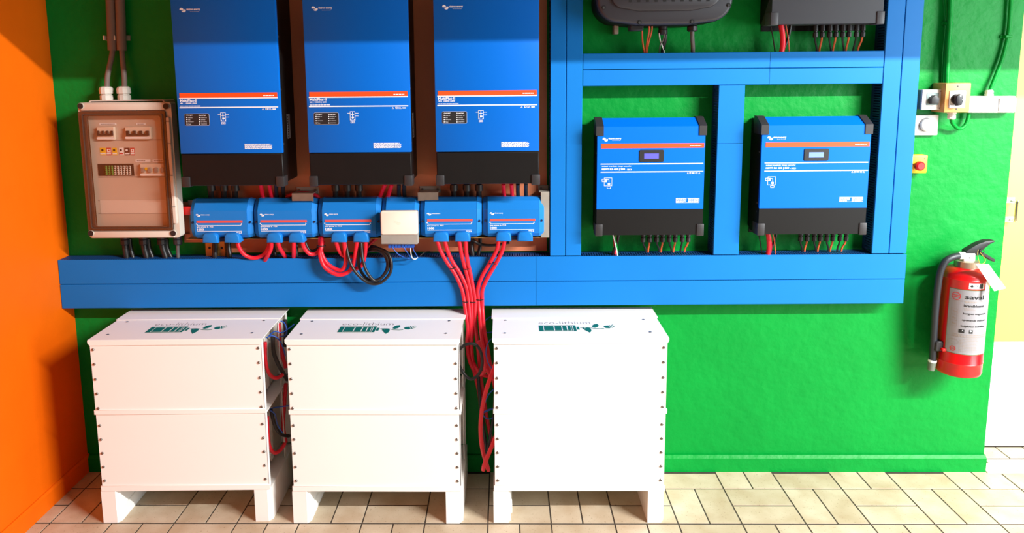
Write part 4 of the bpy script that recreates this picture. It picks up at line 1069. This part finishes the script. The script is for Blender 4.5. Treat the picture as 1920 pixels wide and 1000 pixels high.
a, c, e, f = panel(1774, 156, 1817, 211, -.095)
t = thing('isolator_switch', ((a + c) / 2, -.045, e), 'tan wall box with white plate and black rotary knob', 'switch')
B().box(a, c, -.095, -.0005, e, f, .003, 2).done('box_body', 'switch_tan', t)
g, h, i_, j = panel(1780.5, 170, 1808.5, 203, -.096); pl = B().box(g, h, -.099, -.095, i_, j, .002).done('white_plate', 'switch_white', t)
B().box(g + .002, h - .03, -.1004, -.099, i_ + .001, i_ + .014, .0006).done('lock_tab', 'print_white', pl)
p = at(1795, 186, -.11); cx, cz = p.x, p.z
B().disc((cx, -.099, cz), 'y', .020, .008, 20, bev=.002).done('knob_base', 'black_plastic', t)
B().prism([(cx - .006, cz - .026), (cx + .010, cz - .024), (cx + .017, cz - .004), (cx + .014, cz + .014), (cx + .002, cz + .021), (cx - .012, cz + .014), (cx - .014, cz - .004)], 'y', -.128, -.107, bev=.005, seg=2).done('knob', 'black_plastic', t)
B().disc((cx + .001, -.128, cz + .014), 'y', .003, .0006, 8).disc((cx + .010, -.128, cz), 'y', .002, .0006, 8).done('knob_mark', 'print_white', t)
b = B()
for x, y in ((1796, 162), (1793, 205)): p = at(x, y, -.0955); b.disc((p.x, -.0952, p.z), 'y', .0032, .0008, 8)
b.done('screw', 'toggle_dark', t)
p = at(1784.5, 213, -.05); z1 = e
B().lathe([(.012, z1 - .03), (.0155, z1 - .026), (.0155, z1 - .012), (.013, z1 - .010), (.017, z1 - .008), (.017, z1 + .001)], (p.x, -.05), 10).done('cable_gland', 'gland_white', t, 25)
gx = p.x
for i, (xa, xb, lb, nm) in enumerate(((1817.5, 1838.8, 'white square wall box beside the tan isolator switch', 'junction_box'), (1839, 1871.2, 'white square wall box in the middle, with a gland on top', 'junction_box'), (1871.4, 1904, 'white rocker light switch at the end of the row by the door', 'light_switch'))):
    a, c, e, f = panel(xa, 180.5, xb, 211.5, -.045)
    if i == 0: a = at(1817.6, 190, -.045).x
    t = thing(nm, ((a + c) / 2, -.02, e), lb, 'switch' if i == 2 else 'wall box', 'row of white wall boxes')
    B().box(a + .0003, c - .0003, -.04, -.0005, e, f, .002).done('box_body', 'switch_white', t)
    if i < 2: B().box(a + .0006, c - .0006, -.045, -.0402, e + .0005, f - .0005, .0015).done('cover', 'switch_white', t)
    else:
        B().prism([(-.0402, e + .003), (-.046, e + .003), (-.052, f - .008), (-.0402, f - .008)], 'x', a + .006, c - .003).done('rocker', 'switch_white', t, 20)
        B().box(a + .004, c - .002, -.0405, -.0395, f - .007, f - .005).done('rocker_gap', 'toggle_grey', t, 0)
    if i == 1:
        p = at(1855, 178, -.025); B().lathe([(.0165, f - .001), (.0165, f + .008), (.014, f + .01), (.0155, f + .012), (.0155, f + .021), (.011, f + .025)], (p.x, -.022), 10).done('cable_gland', 'gland_white', t, 25)
gx2 = at(1855, 178, -.022)

# green painted conduits
def gtube(name, P, r, lb, cat='conduit', g='green painted conduits'):
    return tag(B().tube(spline(P, 6), r, 12).done(name, 'green_paint', smooth=80), lb, cat, g)


t1 = at(1784, -40, -.03)
gtube('green_conduit', [t1, at(1781, 40, -.03), at(1777, 100, -.035), at(1775, 157.5, -.045)], .0100, 'thick green painted conduit running up from the tan isolator switch')
gtube('green_conduit', [(t1.x - .022, -.012, t1.z), at(1776.5, 40, -.012), at(1772, 100, -.012), at(1770, 156, -.012)], .0075, 'thin green painted pipe against the wall behind the thick conduit')
gtube('green_cable', [at(1897, -30, -.015), at(1893.5, 30, -.015), at(1889.5, 68, -.015), at(1879, 110, -.016), at(1866, 145, -.019), (gx2.x, -.022, gx2.z + .012), (gx2.x, -.022, gx2.z - .012)], .0078, 'green painted cable curving down to the middle white wall box', 'cable')
gl0 = at(1784.5, 222, -.05)
gtube('green_cable', [(gx, -.05, gl0.z + .03), (gx + .001, -.05, gl0.z - .008), at(1790, 236, -.04), at(1799, 241.5, -.03), at(1809, 236, -.025), at(1815, 222, -.022), at(1816.5, 208, -.022)], .0075, 'green painted cable looped under the tan isolator switch', 'cable')
for x, y, lb in ((1778, 43.5, 'green painted clip on the thick conduit'), (1889, 68.5, 'green painted clip on the curved cable')):
    p = at(x, y, -.015)
    t = thing('pipe_clip', (p.x, -.01, p.z - .01), lb, 'clip', 'green painted clips')
    b = B().box(p.x - .022, p.x + .022, -.006, -.0005, p.z - .006, p.z + .006, .001); b.done('clip_foot', 'green_paint', t)
    b = B().box(p.x - .014, p.x + .014, -.028, -.006, p.z - .0055, p.z + .0055, .002); b.done('clip_saddle', 'green_paint', t)
    B().disc((p.x + .018, -.006, p.z), 'y', .0035, .002, 8).done('screw', 'toggle_dark', t)

a, c, e, f = panel(1706, 291, 1736.5, 324.5, -.04); a = 3.4865
t = thing('emergency_stop', ((a + c) / 2, -.02, e), 'yellow box with a red mushroom push button beside the blue duct', 'emergency stop')
B().box(a, c, -.045, -.0005, e, f, .004, 2).done('box_body', 'yellow_plastic', t)
p = at(1722, 311, -.06)
B().disc((p.x, -.045, p.z), 'y', .012, .018, 16).done('button_stem', 'red_plastic', t)
B().disc((p.x, -.062, p.z), 'y', .0195, .020, 22, bev=.006).done('button', 'red_plastic', t)
s_ = at(1734, 297.5, -.046); B().disc((s_.x, -.045, s_.z), 'y', .002, .001, 8).done('screw', 'toggle_dark', t)

# ------------------------------------------------------------------ fire extinguisher
ER = .0865; EY = -.105
ec = at(1811, 520, EY - .0).x - .002
eb, et = .502, .985
t = thing('fire_extinguisher', (ec, EY, eb), 'red fire extinguisher with black hose hanging on the green wall', 'fire extinguisher')
prof = [(.02, eb + .004), (ER - .016, eb), (ER - .004, eb + .006), (ER, eb + .018), (ER, eb + .058), (ER + .0018, eb + .061), (ER, eb + .064)]
zs = .915
prof += [(ER, zs), (ER + .0018, zs + .003), (ER, zs + .006)] + [(.036 + (ER - .036) * math.cos(a), zs + .008 + .038 * math.sin(a)) for a in (.25, .5, .75, 1.0, 1.25, 1.5)] + [(.034, zs + .050)]
B().lathe(prof, (ec, EY), 40).done('cylinder', 'extinguisher_red', t, 50)
zc = zs + .042
B().lathe([(.043, zc), (.0455, zc + .002), (.0455, zc + .028), (.041, zc + .030)], (ec, EY), 28).done('neck_ring', 'brass', t, 40)
zv = zc + .030
vb = B().box(ec - .024, ec + .022, EY - .02, EY + .02, zv, zv + .032, .003, 2).done('valve_block', 'paper', t)
B().disc((ec - .002, EY - .02, zv + .015), 'y', .003, .002, 10).done('valve_screw', 'screw_steel', vb)
# lever and carrying handle
def hz_(px, py): p = at(px, py, EY); return (p.x, p.z)
B().prism([hz_(*v) for v in ((1806.5, 475.5), (1808, 469), (1829, 456.5), (1846, 450.5), (1860, 449.8), (1862, 452), (1852, 457), (1838, 468), (1832, 477.5), (1816, 479))], 'y', EY - .016, EY + .016, bev=.004, seg=2).done('lever', 'black_plastic', t)
B().prism([hz_(*v) for v in ((1836, 471), (1842, 473), (1863, 485.5), (1862.5, 490), (1858, 489.5), (1838, 478))], 'y', EY - .012, EY + .012, bev=.003).done('carry_handle', 'black_plastic', t)
rg = at(1841, 471.5, EY - .018)
B().tube([(rg.x + .009 * math.cos(k * PI / 6), rg.y, rg.z + .009 * math.sin(k * PI / 6)) for k in range(12)], .0017, 6, True).done('pin_ring', 'black_plastic', t)
# hose
hp = [at(1806, 479.5, EY - .01), at(1799, 479.9, EY - .014), at(1786, 482.5, EY - .02), at(1772, 491, EY - .022), at(1763, 510, EY - .02), at(1758, 540, EY - .015), at(1754, 580, EY - .01), at(1751.5, 620, EY - .006), at(1748.5, 676, EY - .002)]
B().tube([at(1808, 479.3, EY - .012), at(1797.5, 480, EY - .014)], .0145, 14).done('hose_collar', 'paper', t)
hs = B().tube(spline(hp[1:], 7), .0138, 14).done('hose', 'rubber', t, 60)
n0, n1 = at(1748.5, 675, EY - .002), at(1745.5, 694, EY - .002)
B().tube([n0, n0 + (n1 - n0) * .2], .0165, 14).done('nozzle_collar', 'paper', hs); B().tube([n0 + (n1 - n0) * .2, n1], [.0165, .0135], 14).done('nozzle', 'nozzle_grey', hs)
hk = at(1759, 648, EY - .01); hc = B().box(hk.x - .018, hk.x + .016, EY - .025, EY + .02, hk.z - .022, hk.z + .022, .004).done('hose_clip', 'black_plastic', t)
B().box(hk.x + .002, hk.x + .018, EY - .04, EY - .02, hk.z - .016, hk.z - .004, .002).done('clip_tab', 'red_plastic', hc)
B().box(ec - .03, ec + .03, EY + ER - .004, -.0005, .80, .88, .002).done('wall_hook', 'galvanised', t)


# wrapped label: u = arc length from the axis that faces the camera, v = height
ea = math.atan2(CAM.y - EY, CAM.x - ec)
def wrap(u, z, dr): a = ea + u / ER; return Vector((ec + (ER + dr) * math.cos(a), EY + (ER + dr) * math.sin(a), z))
def patch(b, u0, u1, z0, z1, dr, n=14):
    for k in range(n):
        ua, ub = u0 + (u1 - u0) * k / n, u0 + (u1 - u0) * (k + 1) / n
        b.bm.faces.new([b.bm.verts.new(wrap(*v, dr)) for v in ((ua, z0), (ub, z0), (ub, z1), (ua, z1))])
    bmesh.ops.remove_doubles(b.bm, verts=b.bm.verts[:], dist=1e-6)
    return b
def wtext(s, u0, u1, z0, z1, mt, par, bold=.012, dr=.0016):
    me = text_uv(s, bold)
    for v in me.vertices: v.co = wrap(u0 + v.co.x * (u1 - u0), z0 + v.co.y * (z1 - z0), dr)
    return link('lettering', me, mt, par, 0)
# pixel column -> arc length at the camera-facing cylinder
U0, U1 = -.052, .125
lz0, lz1 = .610, .880
patch(B(), U0 - .002, U1, lz0 - .002, lz1 + .002, .0005, 18).done('label_border', 'label_edge', t, 60)
lb = patch(B(), U0, U1 - .002, lz0, lz1, .0010, 18).done('label', 'label_silver', t, 60)
def LZ(f_): return lz1 - (lz1 - lz0) * f_
bb = B()
patch(bb, U0, U1 - .002, LZ(.172), LZ(.166), .0014, 18); patch(bb, U0, U1 - .002, LZ(.735), LZ(.731), .0014, 18)
for f0 in (.29, .42, .50): pass
bb.done('label_rule', 'toggle_grey', lb, 0)
wtext('saval', .005, .078, LZ(.135), LZ(.065), 'ink_black', lb, .025)
wtext('brandblusser', .004, .082, LZ(.255), LZ(.215), 'ink_black', lb, .02)
wtext('borgpen wegnemen', .003, .095, LZ(.38), LZ(.345), 'ink_black', lb, .02)
wtext('spuitstuk richten', .001, .095, LZ(.48), LZ(.445), 'ink_black', lb, .02)
wtext('knijpkraan indrukken', -.001, .095, LZ(.575), LZ(.54), 'ink_black', lb, .02)
b = B()
for k, (f0, f1, um) in enumerate(((.165, .187, .045), (.27, .285, .035), (.295, .305, .045), (.71, .727, .11), (.685, .70, .11))):
    rnd = random.Random(k); u = .006 if k < 3 else -.028
    while u < um: L = rnd.uniform(.005, .012); patch(b, u, u + L, LZ(f1), LZ(f0), .0014, 2); u += L + .0016
for k in range(9):
    rnd = random.Random(20 + k); u = -.002
    while u < .062: L = rnd.uniform(.004, .012); patch(b, u, u + L, LZ(.765 + k * .024), LZ(.756 + k * .024), .0014, 2); u += L + .0016
b.done('small_print', 'toggle_grey', lb, 0)
b = B()
for u0, u1 in ((-.010, .010), (.026, .040)): patch(b, u0 + .002, u1 + .002, LZ(.665), LZ(.61), .0014, 4)
b.done('class_pictogram', 'ink_black', lb, 0)
wtext('A', .003, .009, LZ(.638), LZ(.615), 'print_white', lb, .03, .002); wtext('B', .031, .037, LZ(.638), LZ(.615), 'print_white', lb, .03, .002)
def wring(uc, fz, ru, rz, w_, mt, dr=.0014):
    b = B(); n = 20; z = LZ(fz)
    o_ = [b.bm.verts.new(wrap(uc + ru * math.cos(2 * PI * k / n), z + rz * math.sin(2 * PI * k / n), dr)) for k in range(n)]
    i_ = [b.bm.verts.new(wrap(uc + (ru - w_) * math.cos(2 * PI * k / n), z + (rz - w_) * math.sin(2 * PI * k / n), dr)) for k in range(n)]
    for k in range(n): b.bm.faces.new((o_[k], o_[(k + 1) % n], i_[(k + 1) % n], i_[k]))
    return b
for uc, fz, r in ((-.026, .105, .017), (-.024, .93, .011)):
    b = wring(uc, fz, r, r, .0032, 'ink_red'); patch(b, uc - r * .7, uc + r * .7, LZ(fz) + r * .12, LZ(fz) + r * .3, .0014, 3); patch(b, uc - r * .7, uc + r * .7, LZ(fz) - r * .3, LZ(fz) - r * .12, .0014, 3)
    b.done('emblem', 'ink_red', lb, 0)
wring(-.025, .82, .021, .012, .001, 'toggle_grey').done('approval_mark', 'toggle_grey', lb, 0)
for fz in (.345, .445, .53):
    b = B(); z0, z1 = LZ(fz + .045), LZ(fz - .045)
    for v in ((-.041, -.0402, z0, z1), (-.0168, -.016, z0, z1), (-.041, -.016, z0, z0 + .0008), (-.041, -.016, z1 - .0008, z1)): patch(b, *v, .0014, 2)
    patch(b, -.034, -.028, LZ(fz + .01), LZ(fz - .015), .0014, 2); patch(b, -.027, -.02, LZ(fz + .015), LZ(fz - .005), .0014, 2)
    b.done('instruction_pictogram', 'toggle_grey', lb, 0)
ad = patch(B(), .015, .075, 0.888, .911, .0008, 6).done('arrow_sticker', 'print_white', t, 60)
b = B(); n_ = [wrap(u, z, .0014) for u, z in ((.018, .8995), (.027, .907), (.027, .904), (.049, .904), (.049, .895), (.027, .895), (.027, .892))]
b.bm.faces.new([b.bm.verts.new(v) for v in n_]); b.done('arrow', 'ink_black', ad, 0)
wtext('TNO', .028, .047, 0.8965, .9025, 'print_white', ad, .02, .002)
patch(B(), .053, .068, .890, .909, .0014, 3).done('pictogram', 'ink_black', ad, 0)

# paper tags on a twine
tg = thing('paper_tag', (ec + .05, EY - ER, .93), 'white paper tag tied to the fire extinguisher handle', 'tag')
c4 = [at(1829.5, 495, -.215), at(1853.5, 495.5, -.205), at(1886, 540.5, -.20), at(1864, 546, -.21)]
b = B(); n = Vector((0, -.0012, 0)); va = [b.bm.verts.new(v) for v in c4]; vb_ = [b.bm.verts.new(v + n) for v in c4]
b.bm.faces.new(va); b.bm.faces.new(vb_[::-1])
for k in range(4): b.bm.faces.new((va[k], vb_[k], vb_[(k + 1) % 4], va[(k + 1) % 4]))
bmesh.ops.recalc_face_normals(b.bm, faces=b.bm.faces[:]); b.done('front_card', 'paper', tg, 0)
c4 = [at(1849, 528, -.203), at(1855, 530, -.203), at(1850.5, 563, -.206), at(1845, 558, -.206)]
b = B(); va = [b.bm.verts.new(v) for v in c4]; vb_ = [b.bm.verts.new(v + n) for v in c4]
b.bm.faces.new(va); b.bm.faces.new(vb_[::-1])
for k in range(4): b.bm.faces.new((va[k], vb_[k], vb_[(k + 1) % 4], va[(k + 1) % 4]))
bmesh.ops.recalc_face_normals(b.bm, faces=b.bm.faces[:]); b.done('rear_card', 'paper', tg, 0)
B().tube(spline([at(1834, 469, -.13), at(1833, 478, -.16), at(1837, 494, -.208), at(1845, 493.5, -.206), at(1847, 486, -.17), at(1838, 474, -.13)], 5), .0012, 6).done('twine', 'twine', tg)
